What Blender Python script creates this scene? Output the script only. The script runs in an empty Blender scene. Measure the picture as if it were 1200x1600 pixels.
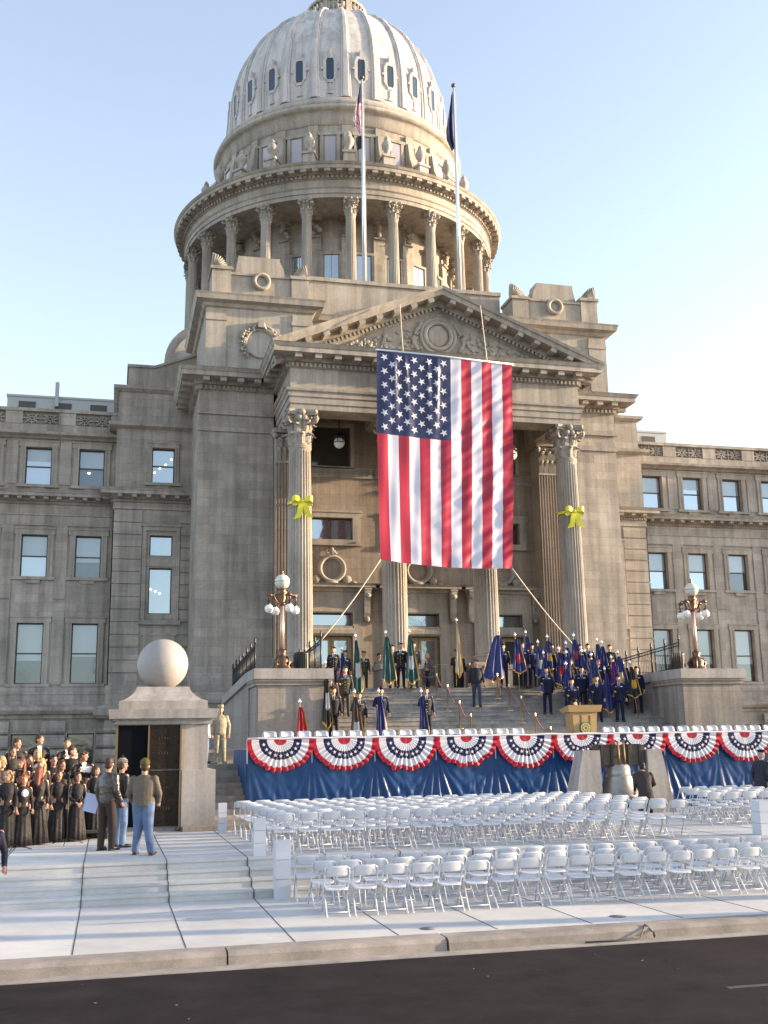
import bpy, bmesh, math, random
import numpy as np
from mathutils import Vector, Matrix
R_=math.radians; PI=math.pi
random.seed(7)
scene=bpy.context.scene; COL=scene.collection
# ------------------------------------------------ camera
ROT=[[0.97044918,0.03486433,0.23877366],[-0.24076705,0.20597088,0.94847626],[-0.01611243,-0.97793685,0.20827845]]
cam_d=bpy.data.cameras.new('camera'); cam=bpy.data.objects.new('camera',cam_d); COL.objects.link(cam)
m=Matrix([[r[0],-r[1],-r[2],0] for r in ROT]+[[0,0,0,1]])
m.translation=Vector((0,0,2.06)); cam.matrix_world=m
cam_d.sensor_fit='VERTICAL'; cam_d.sensor_height=36; cam_d.lens=1690/1600*36; cam_d.clip_end=3000; cam_d.clip_start=.1
scene.camera=cam
# ------------------------------------------------ world, sun, exposure
SUN_AZ=8.5; SUN_EL=11.0       # degrees towards the camera side of +X, above the horizon
w=bpy.data.worlds.new('World'); scene.world=w; w.use_nodes=True
nt=w.node_tree; bg=nt.nodes['Background']
sky=nt.nodes.new('ShaderNodeTexSky'); sky.sky_type='NISHITA'; sky.sun_disc=False
sky.sun_elevation=R_(SUN_EL); sky.sun_rotation=R_(90+SUN_AZ)
sky.altitude=800; sky.air_density=1.0; sky.dust_density=1.6; sky.ozone_density=2.0
hs=nt.nodes.new('ShaderNodeHueSaturation'); hs.inputs['Saturation'].default_value=.62; nt.links.new(sky.outputs[0],hs.inputs['Color']); nt.links.new(hs.outputs[0],bg.inputs[0]); bg.inputs[1].default_value=0.143
sd=bpy.data.lights.new('sun','SUN'); sun=bpy.data.objects.new('sun',sd); COL.objects.link(sun)
sd.energy=3.6; sd.angle=R_(0.6); sd.color=(1,0.77,0.50)
sv=Vector((math.cos(R_(SUN_AZ))*math.cos(R_(SUN_EL)),-math.sin(R_(SUN_AZ))*math.cos(R_(SUN_EL)),math.sin(R_(SUN_EL))))
sun.rotation_euler=sv.to_track_quat('Z','Y').to_euler(); sun.location=(60,-10,40)
vs=scene.view_settings; vs.view_transform='Standard'; vs.look='None'; vs.gamma=1; vs.exposure=1.88; vs.use_curve_mapping=False
scene.render.engine='CYCLES'
# ------------------------------------------------ helpers
def tag(o,label=None,cat=None,group=None,kind=None):
    if label: o['label']=label
    if cat: o['category']=cat
    if group: o['group']=group
    if kind: o['kind']=kind
    return o
OFF={}
def empty(name,loc,label=None,cat=None,group=None,rz=0):
    o=bpy.data.objects.new(name,None); COL.objects.link(o); o.location=loc; o.rotation_euler=(0,0,rz)
    o.empty_display_size=.3; OFF[o.name]=Vector(loc)
    return tag(o,label,cat,group)
class MB:
    def __init__(s): s.v=[]; s.f=[]; s.m=[]; s.sm=[]
    def add(s,vs,fs,mi=0,smooth=False):
        b=len(s.v); s.v.extend([tuple(map(float,p)) for p in vs]); s.f.extend([tuple(i+b for i in f) for f in fs])
        s.m.extend([mi]*len(fs)); s.sm.extend([smooth]*len(fs)); return s
    def box(s,x0,x1,y0,y1,z0,z1,mi=0):
        v=[(x0,y0,z0),(x1,y0,z0),(x1,y1,z0),(x0,y1,z0),(x0,y0,z1),(x1,y0,z1),(x1,y1,z1),(x0,y1,z1)]
        return s.add(v,[(0,3,2,1),(4,5,6,7),(0,1,5,4),(1,2,6,5),(2,3,7,6),(3,0,4,7)],mi)
    def hexa(s,v,mi=0):
        return s.add(v,[(0,3,2,1),(4,5,6,7),(0,1,5,4),(1,2,6,5),(2,3,7,6),(3,0,4,7)],mi)
    def obox(s,c,ax,ay,az,mi=0):   # centre and half-axis vectors
        c=Vector(c);ax=Vector(ax);ay=Vector(ay);az=Vector(az)
        v=[c+ax*a+ay*b+az*d for d in(-1,1) for a,b in((-1,-1),(1,-1),(1,1),(-1,1))]
        return s.hexa(v,mi)
    def rings(s,rs,mi=0,close=True,cap=True,smooth=True):  # list of equally long rings
        n=len(rs[0]); b=len(s.v); fs=[]
        for r in rs: s.v.extend([tuple(map(float,p)) for p in r])
        for i in range(len(rs)-1):
            for j in range(n if close else n-1):
                k=(j+1)%n; fs.append((b+i*n+j,b+i*n+k,b+(i+1)*n+k,b+(i+1)*n+j))
        ns=len(fs)
        if cap and close:
            fs.append(tuple(b+j for j in range(n))[::-1]); fs.append(tuple(b+(len(rs)-1)*n+j for j in range(n)))
        s.f.extend(fs); s.m.extend([mi]*len(fs)); s.sm.extend([smooth]*ns+[False]*(len(fs)-ns)); return s
    def lathe(s,prof,c=(0,0,0),n=24,mi=0,smooth=True,cap=True,a0=0,a1=2*PI):
        full=abs(a1-a0-2*PI)<1e-6; m_=n if full else n+1
        rs=[[(c[0]+r*math.cos(a0+(a1-a0)*k/n),c[1]+r*math.sin(a0+(a1-a0)*k/n),c[2]+z) for k in range(m_)] for r,z in prof]
        return s.rings(rs,mi,full,cap,smooth)
    def tube(s,pts,rad,n=8,mi=0,cap=True,smooth=True):
        pts=[Vector(p) for p in pts]; rad=rad if hasattr(rad,'__len__') else [rad]*len(pts); rs=[]
        for i,p in enumerate(pts):
            t=(pts[min(i+1,len(pts)-1)]-pts[max(i-1,0)]).normalized()
            u=t.orthogonal() if abs(t.z)>.95 else t.cross(Vector((0,0,1)))
            u.normalize(); 
            if i and abs(t.z)>.95:
                u=(pu-t*pu.dot(t)).normalized()
            pu=u; w_=t.cross(u)
            rs.append([p+(u*math.cos(2*PI*k/n)+w_*math.sin(2*PI*k/n))*rad[i] for k in range(n)])
        return s.rings(rs,mi,True,cap,smooth)
    def capsule(s,p0,p1,r0,r1,n=12,mi=0):
        p0=Vector(p0);p1=Vector(p1);d=(p1-p0);L=d.length or 1e-6;d=d/L;P=[];Rr=[]
        for a in(-80,-50,-20): P.append(p0+d*r0*math.sin(R_(a)));Rr.append(r0*math.cos(R_(a)))
        for a in(20,50,80): P.append(p1+d*r1*math.sin(R_(a)));Rr.append(r1*math.cos(R_(a)))
        return s.tube(P,Rr,n,mi)
    def ell(s,c,r,n=14,m_=10,mi=0,M=None):
        rs=[]
        for i in range(m_+1):
            a=-PI/2+PI*(i+.001)/(m_+.002)
            ring=[]
            for k in range(n):
                v=Vector((r[0]*math.cos(a)*math.cos(2*PI*k/n),r[1]*math.cos(a)*math.sin(2*PI*k/n),r[2]*math.sin(a)))
                if M: v=M@v
                ring.append(Vector(c)+v)
            rs.append(ring)
        return s.rings(rs,mi)
    def prism(s,poly,y0,y1,mi=0,axis='y'):  # poly in (x,z) extruded over y, or (x,y) extruded over z
        n=len(poly)
        f=(lambda p,t:(p[0],t,p[1])) if axis=='y' else ((lambda p,t:(p[0],p[1],t)) if axis=='z' else (lambda p,t:(t,p[0],p[1])))
        v=[f(p,y0) for p in poly]+[f(p,y1) for p in poly]
        fs=[tuple(range(n)),tuple(range(2*n-1,n-1,-1))]+[(i,i+n,(i+1)%n+n,(i+1)%n) for i in range(n)]
        return s.add(v,fs,mi)
    def merge(s,o,M=None,mi=None):
        b=len(s.v); s.v.extend([tuple(M@Vector(p)) for p in o.v] if M else o.v)
        s.f.extend([tuple(i+b for i in f) for f in o.f]); s.m.extend(o.m if mi is None else [mi]*len(o.m)); s.sm.extend(o.sm); return s
    def mesh(s,name,mats,off=None,recalc=True):
        me=bpy.data.meshes.new(name); v=s.v
        if off is not None: v=[(p[0]-off[0],p[1]-off[1],p[2]-off[2]) for p in v]
        me.from_pydata(v,[],s.f)
        mats=mats if isinstance(mats,(list,tuple)) else [mats]
        for m_ in mats: me.materials.append(m_)
        me.polygons.foreach_set('material_index',s.m); me.polygons.foreach_set('use_smooth',s.sm)
        if recalc:
            bm=bmesh.new(); bm.from_mesh(me); bmesh.ops.recalc_face_normals(bm,faces=bm.faces); bm.to_mesh(me); bm.free()
        me.update(); return me
    def build(s,name,mats,parent=None,local=False,loc=None,rz=0,recalc=True,kind=None):
        """world-space vertices unless local; local=True keeps them relative to the parent"""
        off=None
        if parent is not None and not local: off=OFF[parent.name]
        o=bpy.data.objects.new(name,s.mesh(name,mats,off,recalc)); COL.objects.link(o)
        if parent is not None: o.parent=parent
        if loc is not None: o.location=loc
        o.rotation_euler=(0,0,rz)
        OFF[o.name]=(OFF[parent.name] if (parent is not None and not local) else Vector((0,0,0)))
        if kind: o['kind']=kind
        return o
def part(me,name,parent,loc=(0,0,0),rz=0,scale=None):
    o=bpy.data.objects.new(name,me); COL.objects.link(o); o.parent=parent; o.location=loc; o.rotation_euler=(0,0,rz)
    if scale: o.scale=scale
    OFF[o.name]=Vector((0,0,0)); return o
def copy_tree(o,parent=None):
    c=o.copy(); COL.objects.link(c); c.parent=parent
    if parent is not None and 'group' in c: pass
    for ch in list(o.children): copy_tree(ch,c)
    return c
def top(o,loc): OFF[o.name]=Vector(loc)
# ------------------------------------------------ materials
def N(nt,t,**k):
    n=nt.nodes.new(t)
    for a,b in k.items():
        if a.startswith('i_'): n.inputs[a[2:].replace('_',' ')].default_value=b
        else: setattr(n,a,b)
    return n
MATS={}
def mat(name,col,rough=.7,metal=0,var=0,scale=6,bump=0,bscale=60,spec=.5,coat=0,sheen=0,trans=0,emit=None,es=1,col2=None):
    if name in MATS: return MATS[name]
    m=bpy.data.materials.new(name); m.use_nodes=True; nt=m.node_tree; b=nt.nodes['Principled BSDF']
    b.inputs['Base Color'].default_value=(*col,1); b.inputs['Roughness'].default_value=rough; b.inputs['Metallic'].default_value=metal
    b.inputs['Specular IOR Level'].default_value=spec
    if coat: b.inputs['Coat Weight'].default_value=coat
    if sheen: b.inputs['Sheen Weight'].default_value=sheen
    if trans: b.inputs['Transmission Weight'].default_value=trans
    if emit: b.inputs['Emission Color'].default_value=(*emit,1); b.inputs['Emission Strength'].default_value=es
    tc=N(nt,'ShaderNodeTexCoord')
    if var or col2:
        no=N(nt,'ShaderNodeTexNoise',i_Scale=scale,i_Detail=6.0,i_Roughness=.6); nt.links.new(tc.outputs['Object'],no.inputs[0])
        r=N(nt,'ShaderNodeValToRGB'); nt.links.new(no.outputs[0],r.inputs[0])
        c2=col2 or tuple(min(1,c*(1+var)) for c in col); c1=col if col2 else tuple(c*(1-var) for c in col)
        r.color_ramp.elements[0].position=.32; r.color_ramp.elements[1].position=.68
        r.color_ramp.elements[0].color=(*c1,1); r.color_ramp.elements[1].color=(*c2,1)
        nt.links.new(r.outputs[0],b.inputs['Base Color'])
    if bump:
        n2=N(nt,'ShaderNodeTexNoise',i_Scale=bscale,i_Detail=5.0); nt.links.new(tc.outputs['Object'],n2.inputs[0])
        bp=N(nt,'ShaderNodeBump',i_Strength=bump,i_Distance=.02); nt.links.new(n2.outputs[0],bp.inputs['Height']); nt.links.new(bp.outputs[0],b.inputs['Normal'])
    MATS[name]=m; return m
def stone_mat(name,col,bw=1.15,bh=.42,mort=.008,var=.14,stain=.35,rough=.85,joint=.72,masonry=True):
    m=bpy.data.materials.new(name); m.use_nodes=True; nt=m.node_tree; L=nt.links; b=nt.nodes['Principled BSDF']
    b.inputs['Roughness'].default_value=rough; b.inputs['Specular IOR Level'].default_value=.25
    g=N(nt,'ShaderNodeNewGeometry'); sp=N(nt,'ShaderNodeSeparateXYZ'); L.new(g.outputs['Position'],sp.inputs[0])
    sn=N(nt,'ShaderNodeSeparateXYZ'); L.new(g.outputs['True Normal'],sn.inputs[0])
    ab=N(nt,'ShaderNodeMath',operation='ABSOLUTE'); L.new(sn.outputs[0],ab.inputs[0])
    gt=N(nt,'ShaderNodeMath',operation='GREATER_THAN'); L.new(ab.outputs[0],gt.inputs[0]); gt.inputs[1].default_value=.72
    mx=N(nt,'ShaderNodeMix',data_type='FLOAT'); L.new(gt.outputs[0],mx.inputs['Factor']); L.new(sp.outputs[0],mx.inputs[2]); L.new(sp.outputs[1],mx.inputs[3])
    cb=N(nt,'ShaderNodeCombineXYZ'); L.new(mx.outputs[0],cb.inputs[0]); L.new(sp.outputs[2],cb.inputs[1])
    no=N(nt,'ShaderNodeTexNoise',i_Scale=.55,i_Detail=7.0,i_Roughness=.62); L.new(g.outputs['Position'],no.inputs[0])
    n2=N(nt,'ShaderNodeTexNoise',i_Scale=9.0,i_Detail=6.0,i_Roughness=.7); L.new(g.outputs['Position'],n2.inputs[0])
    c=Vector(col)
    if masonry:
        br=N(nt,'ShaderNodeTexBrick',i_Scale=1.0,i_Mortar_Size=mort,i_Mortar_Smooth=.3,i_Bias=0.0,i_Brick_Width=bw,i_Row_Height=bh)
        L.new(cb.outputs[0],br.inputs['Vector'])
        br.inputs['Color1'].default_value=(*(c*(1-var)),1); br.inputs['Color2'].default_value=(*(c*(1+var)),1); br.inputs['Mortar'].default_value=(*(c*joint),1)
        base=br.outputs['Color']
    else:
        rgb=N(nt,'ShaderNodeRGB'); rgb.outputs[0].default_value=(*c,1); base=rgb.outputs[0]
    r1=N(nt,'ShaderNodeMapRange',i_From_Min=.3,i_From_Max=.7,i_To_Min=1-stain,i_To_Max=1+stain*.6); L.new(no.outputs[0],r1.inputs[0])
    r2=N(nt,'ShaderNodeMapRange',i_From_Min=.3,i_From_Max=.7,i_To_Min=.88,i_To_Max=1.1); L.new(n2.outputs[0],r2.inputs[0])
    # rain streaks: noise stretched along z
    mp=N(nt,'ShaderNodeMapping'); mp.inputs['Scale'].default_value=(2.6,2.6,.16); L.new(g.outputs['Position'],mp.inputs[0])
    n3=N(nt,'ShaderNodeTexNoise',i_Scale=1.0,i_Detail=5.0,i_Roughness=.65); L.new(mp.outputs[0],n3.inputs[0])
    r3=N(nt,'ShaderNodeMapRange',i_From_Min=.35,i_From_Max=.6,i_To_Min=.72,i_To_Max=1.05); L.new(n3.outputs[0],r3.inputs[0])
    mm=N(nt,'ShaderNodeMath',operation='MULTIPLY'); L.new(r1.outputs[0],mm.inputs[0]); L.new(r2.outputs[0],mm.inputs[1])
    m2=N(nt,'ShaderNodeMath',operation='MULTIPLY'); L.new(mm.outputs[0],m2.inputs[0]); L.new(r3.outputs[0],m2.inputs[1])
    vm=N(nt,'ShaderNodeVectorMath',operation='SCALE'); L.new(base,vm.inputs[0]); L.new(m2.outputs[0],vm.inputs['Scale'])
    L.new(vm.outputs[0],b.inputs['Base Color'])
    bp=N(nt,'ShaderNodeBump',i_Strength=.35,i_Distance=.01); L.new(n2.outputs[0],bp.inputs['Height']); L.new(bp.outputs[0],b.inputs['Normal'])
    MATS[name]=m; return m
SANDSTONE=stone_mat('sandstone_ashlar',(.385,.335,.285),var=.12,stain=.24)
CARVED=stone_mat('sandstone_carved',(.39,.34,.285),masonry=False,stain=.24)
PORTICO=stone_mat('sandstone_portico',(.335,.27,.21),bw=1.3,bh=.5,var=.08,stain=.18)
TERRA=stone_mat('dome_stone',(.57,.525,.50),bw=.9,bh=.55,mort=.006,var=.05,stain=.09,joint=.8)
TERRA_T=stone_mat('dome_trim',(.44,.39,.34),masonry=False,stain=.15)
GRANITE=stone_mat('granite',(.37,.335,.31),masonry=False,stain=.1)
GRANITE_B=stone_mat('granite_blocks',(.31,.27,.235),bw=1.4,bh=.62,var=.07,stain=.15)
STEPS=stone_mat('stair_granite',(.31,.29,.27),bw=2.4,bh=.164,mort=.004,var=.05,stain=.25)
GLASS=mat('window_glass',(.40,.45,.48),.05,metal=.75,bump=.3,bscale=1.3); GLASS_DIM=mat('dim_glass',(.16,.18,.19),.05,metal=.7,bump=.3,bscale=1.3)
DARKGLASS=mat('dark_glass',(.06,.055,.05),.06,spec=.8)
SASH=mat('window_sash',(.075,.062,.055),.5)
SASHLT=mat('pale_sash',(.55,.5,.45),.5)
BLIND=mat('blind',(.6,.62,.62),.8)
BRONZE=mat('bronze',(.15,.085,.055),.38,metal=.8,var=.35,scale=9)
COPPERPOLE=mat('copper_pole',(.62,.44,.34),.35,metal=.7,var=.1)
OPAL=mat('opal_globe',(.82,.80,.76),.25)
IRON=mat('black_iron',(.018,.017,.017),.45)
WHITE_PAINT=mat('white_painted_steel',(.60,.60,.63),.4)
WHITE_PL=mat('white_plastic',(.56,.57,.61),.5)
ALU=mat('pole_aluminium',(.7,.72,.75),.3,metal=.6)
RED=mat('flag_red',(.50,.016,.035),.42,sheen=.3); WHT=mat('flag_white',(.80,.79,.82),.42,sheen=.3); BLU=mat('flag_blue',(.022,.03,.12),.45,sheen=.2)
ROPE=mat('rope',(.55,.47,.36),.8)
# ================================================= SETTING
def ground_mat(name,col,var,sc,joint=None,jx=0,rough=.9,sp=.3,spots=0,grit=.13):
    m=bpy.data.materials.new(name); m.use_nodes=True; nt=m.node_tree; L=nt.links; b=nt.nodes['Principled BSDF']
    b.inputs['Roughness'].default_value=rough; b.inputs['Specular IOR Level'].default_value=sp
    g=N(nt,'ShaderNodeNewGeometry'); c=Vector(col)
    no=N(nt,'ShaderNodeTexNoise',i_Scale=sc,i_Detail=8.0,i_Roughness=.65); L.new(g.outputs['Position'],no.inputs[0])
    rp=N(nt,'ShaderNodeValToRGB'); L.new(no.outputs[0],rp.inputs[0]); rp.color_ramp.elements[0].position=.3; rp.color_ramp.elements[1].position=.7
    rp.color_ramp.elements[0].color=(*(c*(1-var)),1); rp.color_ramp.elements[1].color=(*(c*(1+var)),1); out=rp.outputs[0]
    n2=N(nt,'ShaderNodeTexNoise',i_Scale=160.0,i_Detail=3.0); L.new(g.outputs['Position'],n2.inputs[0])
    r2=N(nt,'ShaderNodeMapRange',i_From_Min=.3,i_From_Max=.7,i_To_Min=1-grit,i_To_Max=1+grit); L.new(n2.outputs[0],r2.inputs[0])
    vm=N(nt,'ShaderNodeVectorMath',operation='SCALE'); L.new(out,vm.inputs[0]); L.new(r2.outputs[0],vm.inputs['Scale']); out=vm.outputs[0]
    if spots:   # damp stains and gum
        n3=N(nt,'ShaderNodeTexNoise',i_Scale=2.3,i_Detail=9.0,i_Roughness=.75); mp=N(nt,'ShaderNodeMapping'); mp.inputs['Scale'].default_value=(.5,1.6,1)
        L.new(g.outputs['Position'],mp.inputs[0]); L.new(mp.outputs[0],n3.inputs[0])
        r3=N(nt,'ShaderNodeMapRange',i_From_Min=.62,i_From_Max=.68,i_To_Min=1,i_To_Max=1-spots); L.new(n3.outputs[0],r3.inputs[0])
        v3=N(nt,'ShaderNodeVectorMath',operation='SCALE'); L.new(out,v3.inputs[0]); L.new(r3.outputs[0],v3.inputs['Scale']); out=v3.outputs[0]
    if joint:
        sx_=N(nt,'ShaderNodeSeparateXYZ'); L.new(g.outputs['Position'],sx_.inputs[0]); ad=N(nt,'ShaderNodeMath',operation='MULTIPLY_ADD'); L.new(sx_.outputs[0],ad.inputs[0]); ad.inputs[1].default_value=1/1.475; ad.inputs[2].default_value=.2576+20
        fl=N(nt,'ShaderNodeMath',operation='FLOOR'); L.new(ad.outputs[0],fl.inputs[0]); wn=N(nt,'ShaderNodeTexWhiteNoise',noise_dimensions='1D'); L.new(fl.outputs[0],wn.inputs['W'])
        rr=N(nt,'ShaderNodeMapRange',i_To_Min=.90,i_To_Max=1.05); L.new(wn.outputs[0],rr.inputs[0]); v4=N(nt,'ShaderNodeVectorMath',operation='SCALE'); L.new(out,v4.inputs[0]); L.new(rr.outputs[0],v4.inputs['Scale']); out=v4.outputs[0]
    L.new(out,b.inputs['Base Color'])
    bp=N(nt,'ShaderNodeBump',i_Strength=.3,i_Distance=.006); L.new(n2.outputs[0],bp.inputs['Height']); L.new(bp.outputs[0],b.inputs['Normal'])
    MATS[name]=m; return m
PAVE=ground_mat('granite_paving',(.53,.52,.51),.13,1.1,joint=1,spots=.3)
PAVE2=ground_mat('granite_paving_lower',(.53,.515,.505),.13,.8,joint=1,spots=.35)
KERB=ground_mat('kerb_stone',(.27,.235,.21),.35,1.6,grit=.3,spots=.35)
ASPH=ground_mat('asphalt',(.019,.0145,.0165),.42,1.3,rough=.95,sp=.12,spots=-.4,grit=.5)
JOINT=mat('joint_dark',(.05,.04,.04),.95); LAWN=mat('winter_lawn',(.10,.09,.04),.95,var=.4,scale=3)
def slab(name,x0,x1,y0,y1,z0,z1,m):
    o=MB().box(x0,x1,y0,y1,z0,z1).build(name,m); o['kind']='structure'; return o
ZL=-.60; ZR=ZL-.17
g=MB(); g.add([(-600,-600,ZR-.05),(600,-600,ZR-.05),(600,900,ZR-.05),(-600,900,ZR-.05)],[(0,1,2,3)]); g.build('ground',LAWN,kind='structure')
g=MB(); 
nx=24
g.add([(-150,-9,ZR),(200,-9,ZR),(200,15.25,ZR),(-150,15.25,ZR)],[(0,1,2,3)]); g.build('road',ASPH,kind='structure')
# kerb: stones of unequal length with open joints, a gutter strip in front
k=MB(); x=-40.2; random.seed(3)
cuts=[-40.2,-30,-20,-10,1.6,4.62,14.5,24,34,50,80]
for a,b in zip(cuts[:-1],cuts[1:]):
    dy=random.uniform(-.03,.03); y0=15.13+dy
    poly=[(y0,ZR-.05),(y0+.015,ZL-.05),(y0+.05,ZL-.012),(y0+.1,ZL+.004),(y0+.45,ZL+.004),(y0+.45,ZR-.05)]
    k.prism(poly,a+.012,b-.012,0,'x')
k.build('kerb',KERB,kind='structure')
g=MB(); g.box(-60,90,14.86,15.16,ZR-.03,ZR+.012); g.build('gutter',ground_mat('gutter_concrete',(.30,.27,.25),.3,2.2),kind='structure')
slab('lower_pavement',-60,90,15.5,20.4,ZL-.3,ZL,PAVE2)
ST=[21.1,20.77,20.44,20.11]
b_=MB()
for i,y in enumerate(ST[1:]): b_.box(-60,90,y,ST[i],-.15*(i+1)-.5,-.15*(i+1)-.045); b_.box(-60,90,y-.022,ST[i],-.15*(i+1)-.045,-.15*(i+1))
b_.build('plaza_steps',PAVE,kind='structure')
slab('plaza',-60,90,21.1,60,-1,-.045,PAVE)
MB().box(-60,90,21.078,60,-.045,0).build('plaza_paving',PAVE,kind='structure')
# open joints between the big granite slabs, drawn down over the steps
j=MB(); xs=[-.38+1.475*i for i in range(-6,18)]
xs=[x for x in xs if not (2.9<x<3.0)]
for x in xs:
    j.box(x-.0075,x+.0075,15.62,20.108,ZL-.02,ZL+.003)
    j.box(x-.0075,x+.0075,21.102,33.4,-.02,.003)
    for i,y in enumerate(ST): j.box(x-.0075,x+.0075,y-.026,y+.01,-.15*(i+1)+.002,-.15*i+.002); 
    for i,y in enumerate(ST[1:]): j.box(x-.0075,x+.0075,y,ST[i]-.004,-.15*(i+1)-.01,-.15*(i+1)+.003)
j.box(-40,70,24.99,25.01,-.02,.0022)
j.build('paving_joints',JOINT,kind='structure')
# small fittings in the pavement, a cable end at the kerb, a worn road mark, dry leaves
for (x,y) in((4.6,16.01),(7.63,16.09)):
    o=MB().lathe([(.0,.0),(.13,.0),(.13,.006),(.0,.007)],(x,y,ZL),24).build('drain_cover',mat('cast_iron_cover',(.16,.15,.145),.6)); tag(o,'round metal cover set in the lower pavement, '+('left' if x<6 else 'right')+' one','cover','round covers in the lower pavement')
o=MB().tube([(6.6,15.02,ZR+.03),(7.1,15.0,ZR+.025),(7.45,15.03,ZR+.03),(7.55,15.10,ZR+.14),(7.62,15.2,ZL+.02),(7.66,15.16,ZL-.02),(7.68,15.08,ZR+.1)],.012,6).ell((7.69,15.05,ZR+.07),(.02,.02,.045),8,6).build('loose_cable',mat('cable_black',(.05,.045,.04),.6)); tag(o,'loose black cable end hanging over the kerb','cable')
o=MB().add([(7.0,11.93,ZR+.004),(9.9,11.93,ZR+.004),(9.9,12.04,ZR+.004),(7.0,12.04,ZR+.004)],[(0,1,2,3)]).build('road_marking',mat('worn_paint',(.045,.045,.055),.9,var=.5,scale=9),kind='structure')
random.seed(77); lf=mat('dry_leaf',(.22,.12,.05),.8)
for k in range(14):
    x,y=random.uniform(-1,9),random.uniform(12.2,15.0); a=random.uniform(0,6); q=MB(); q.add([(.03*math.cos(a),.03*math.sin(a),.004),(.012*math.cos(a+1.5),.012*math.sin(a+1.5),.014),(-.03*math.cos(a),-.03*math.sin(a),.006),(-.012*math.cos(a+1.5),-.012*math.sin(a+1.5),.016)],[(0,1,2,3)])
    o=q.build('dry_leaf',lf); o.location=(x,y,ZR); tag(o,'small dry leaf lying on the asphalt near the kerb','leaf','dry leaves on the road')
# terrace behind the stage
TZ=1.5
t=MB(); t.box(3.2,60,33.6,54,-.2,TZ); t.build('terrace',GRANITE_B,kind='structure')
s=MB()
for i in range(9): s.box(2.2,4.1,30.6+.33*i,33.598,-.1,.165*(i+1)-.0)
s.build('side_steps',STEPS,kind='structure')
# main stair
NS=16; SR=(4.13-TZ)/NS; SY0=35.4; SD=6.1/(NS-1)
s=MB()
for i in range(NS):
    y=SY0+SD*i
    s.box(7.3,20.8,y,y+SD+ (0 if i<NS-1 else 7.2),TZ-.05,TZ+SR*(i+1)-.035); s.box(7.3,20.8,y-.025,y+SD+(0 if i<NS-1 else 7.2),TZ+SR*(i+1)-.035,TZ+SR*(i+1))
s.build('main_stair',STEPS,kind='structure')

# ================================================= CAPITOL
CX=13.83
cap=empty('capitol_building',(CX,48,1.5),'domed sandstone capitol with columned portico under a pediment and long window wings','building')
def mirr(mb):   # mirrored copy about the centre line
    o=MB(); o.v=[(2*CX-p[0],p[1],p[2]) for p in mb.v]; o.f=[f[::-1] for f in mb.f]; o.m=list(mb.m); o.sm=list(mb.sm); return o
def both(mb,name,mats,parent=cap):
    a=mb.build(name,mats,parent); b=mirr(mb).build(name,mats,parent); return a,b
def wall_holes(mb,x0,x1,z0,z1,Y,holes,d=.35,mi=0):
    xs=sorted({x0,x1,*[h[0] for h in holes],*[h[1] for h in holes]}); zs=sorted({z0,z1,*[h[2] for h in holes],*[h[3] for h in holes]})
    xs=[x for x in xs if x0<=x<=x1]; zs=[z for z in zs if z0<=z<=z1]
    for a,b in zip(xs[:-1],xs[1:]):
        for c,e in zip(zs[:-1],zs[1:]):
            mxx=(a+b)/2; mz=(c+e)/2
            if any(h[0]<mxx<h[1] and h[2]<mz<h[3] for h in holes): continue
            mb.add([(a,Y,c),(b,Y,c),(b,Y,e),(a,Y,e)],[(0,1,2,3)],mi)
    for h in holes:
        a,b,c,e=h
        mb.add([(a,Y,c),(a,Y+d,c),(a,Y+d,e),(a,Y,e)],[(0,1,2,3)],mi); mb.add([(b,Y,c),(b,Y,e),(b,Y+d,e),(b,Y+d,c)],[(0,1,2,3)],mi)
        mb.add([(a,Y,e),(a,Y+d,e),(b,Y+d,e),(b,Y,e)],[(0,1,2,3)],mi); mb.add([(a,Y,c),(b,Y,c),(b,Y+d,c),(a,Y+d,c)],[(0,1,2,3)],mi)
    return mb
def sweep(mb,path,prof,mi=0,closed=False):
    """sweep a profile of (out,z) along plan path of (x,y); outward = right-hand side of travel; mitred"""
    n=len(path); rs=[]
    P=[Vector((p[0],p[1])) for p in path]
    for i in range(n):
        if closed: a,b=P[i-1],P[(i+1)%n]; d0=(P[i]-a).normalized(); d1=(b-P[i]).normalized()
        else:
            d0=(P[i]-P[i-1]).normalized() if i else (P[1]-P[0]).normalized()
            d1=(P[i+1]-P[i]).normalized() if i<n-1 else d0
        n0=Vector((d0.y,-d0.x)); n1=Vector((d1.y,-d1.x)); mvec=(n0+n1); mvec=mvec/ max(.2,mvec.dot(n0))
        rs.append([(P[i].x+mvec.x*o,P[i].y+mvec.y*o,z) for o,z in prof])
    if closed: rs.append(rs[0])
    m_=len(prof); b=len(mb.v)
    for r in rs: mb.v.extend(r)
    for i in range(len(rs)-1):
        for q in range(m_-1):
            mb.f.append((b+i*m_+q,b+(i+1)*m_+q,b+(i+1)*m_+q+1,b+i*m_+q+1)); mb.m.append(mi); mb.sm.append(False)
    if not closed:
        mb.f.append(tuple(b+q for q in range(m_))); mb.f.append(tuple(b+(len(rs)-1)*m_+q for q in range(m_))[::-1]); mb.m+= [mi]*2; mb.sm+=[False]*2
    return mb
def along(path,step,fn,end=.0):
    for (x0,y0),(x1,y1) in zip(path[:-1],path[1:]):
        d=Vector((x1-x0,y1-y0)); L=d.length
        if L<step*.8: continue
        d/=L; nrm=Vector((d.y,-d.x)); n=max(1,round((L-2*end)/step))
        for i in range(n+1):
            t=end+(L-2*end)*i/n; fn(Vector((x0,y0))+d*t,d,nrm)
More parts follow.
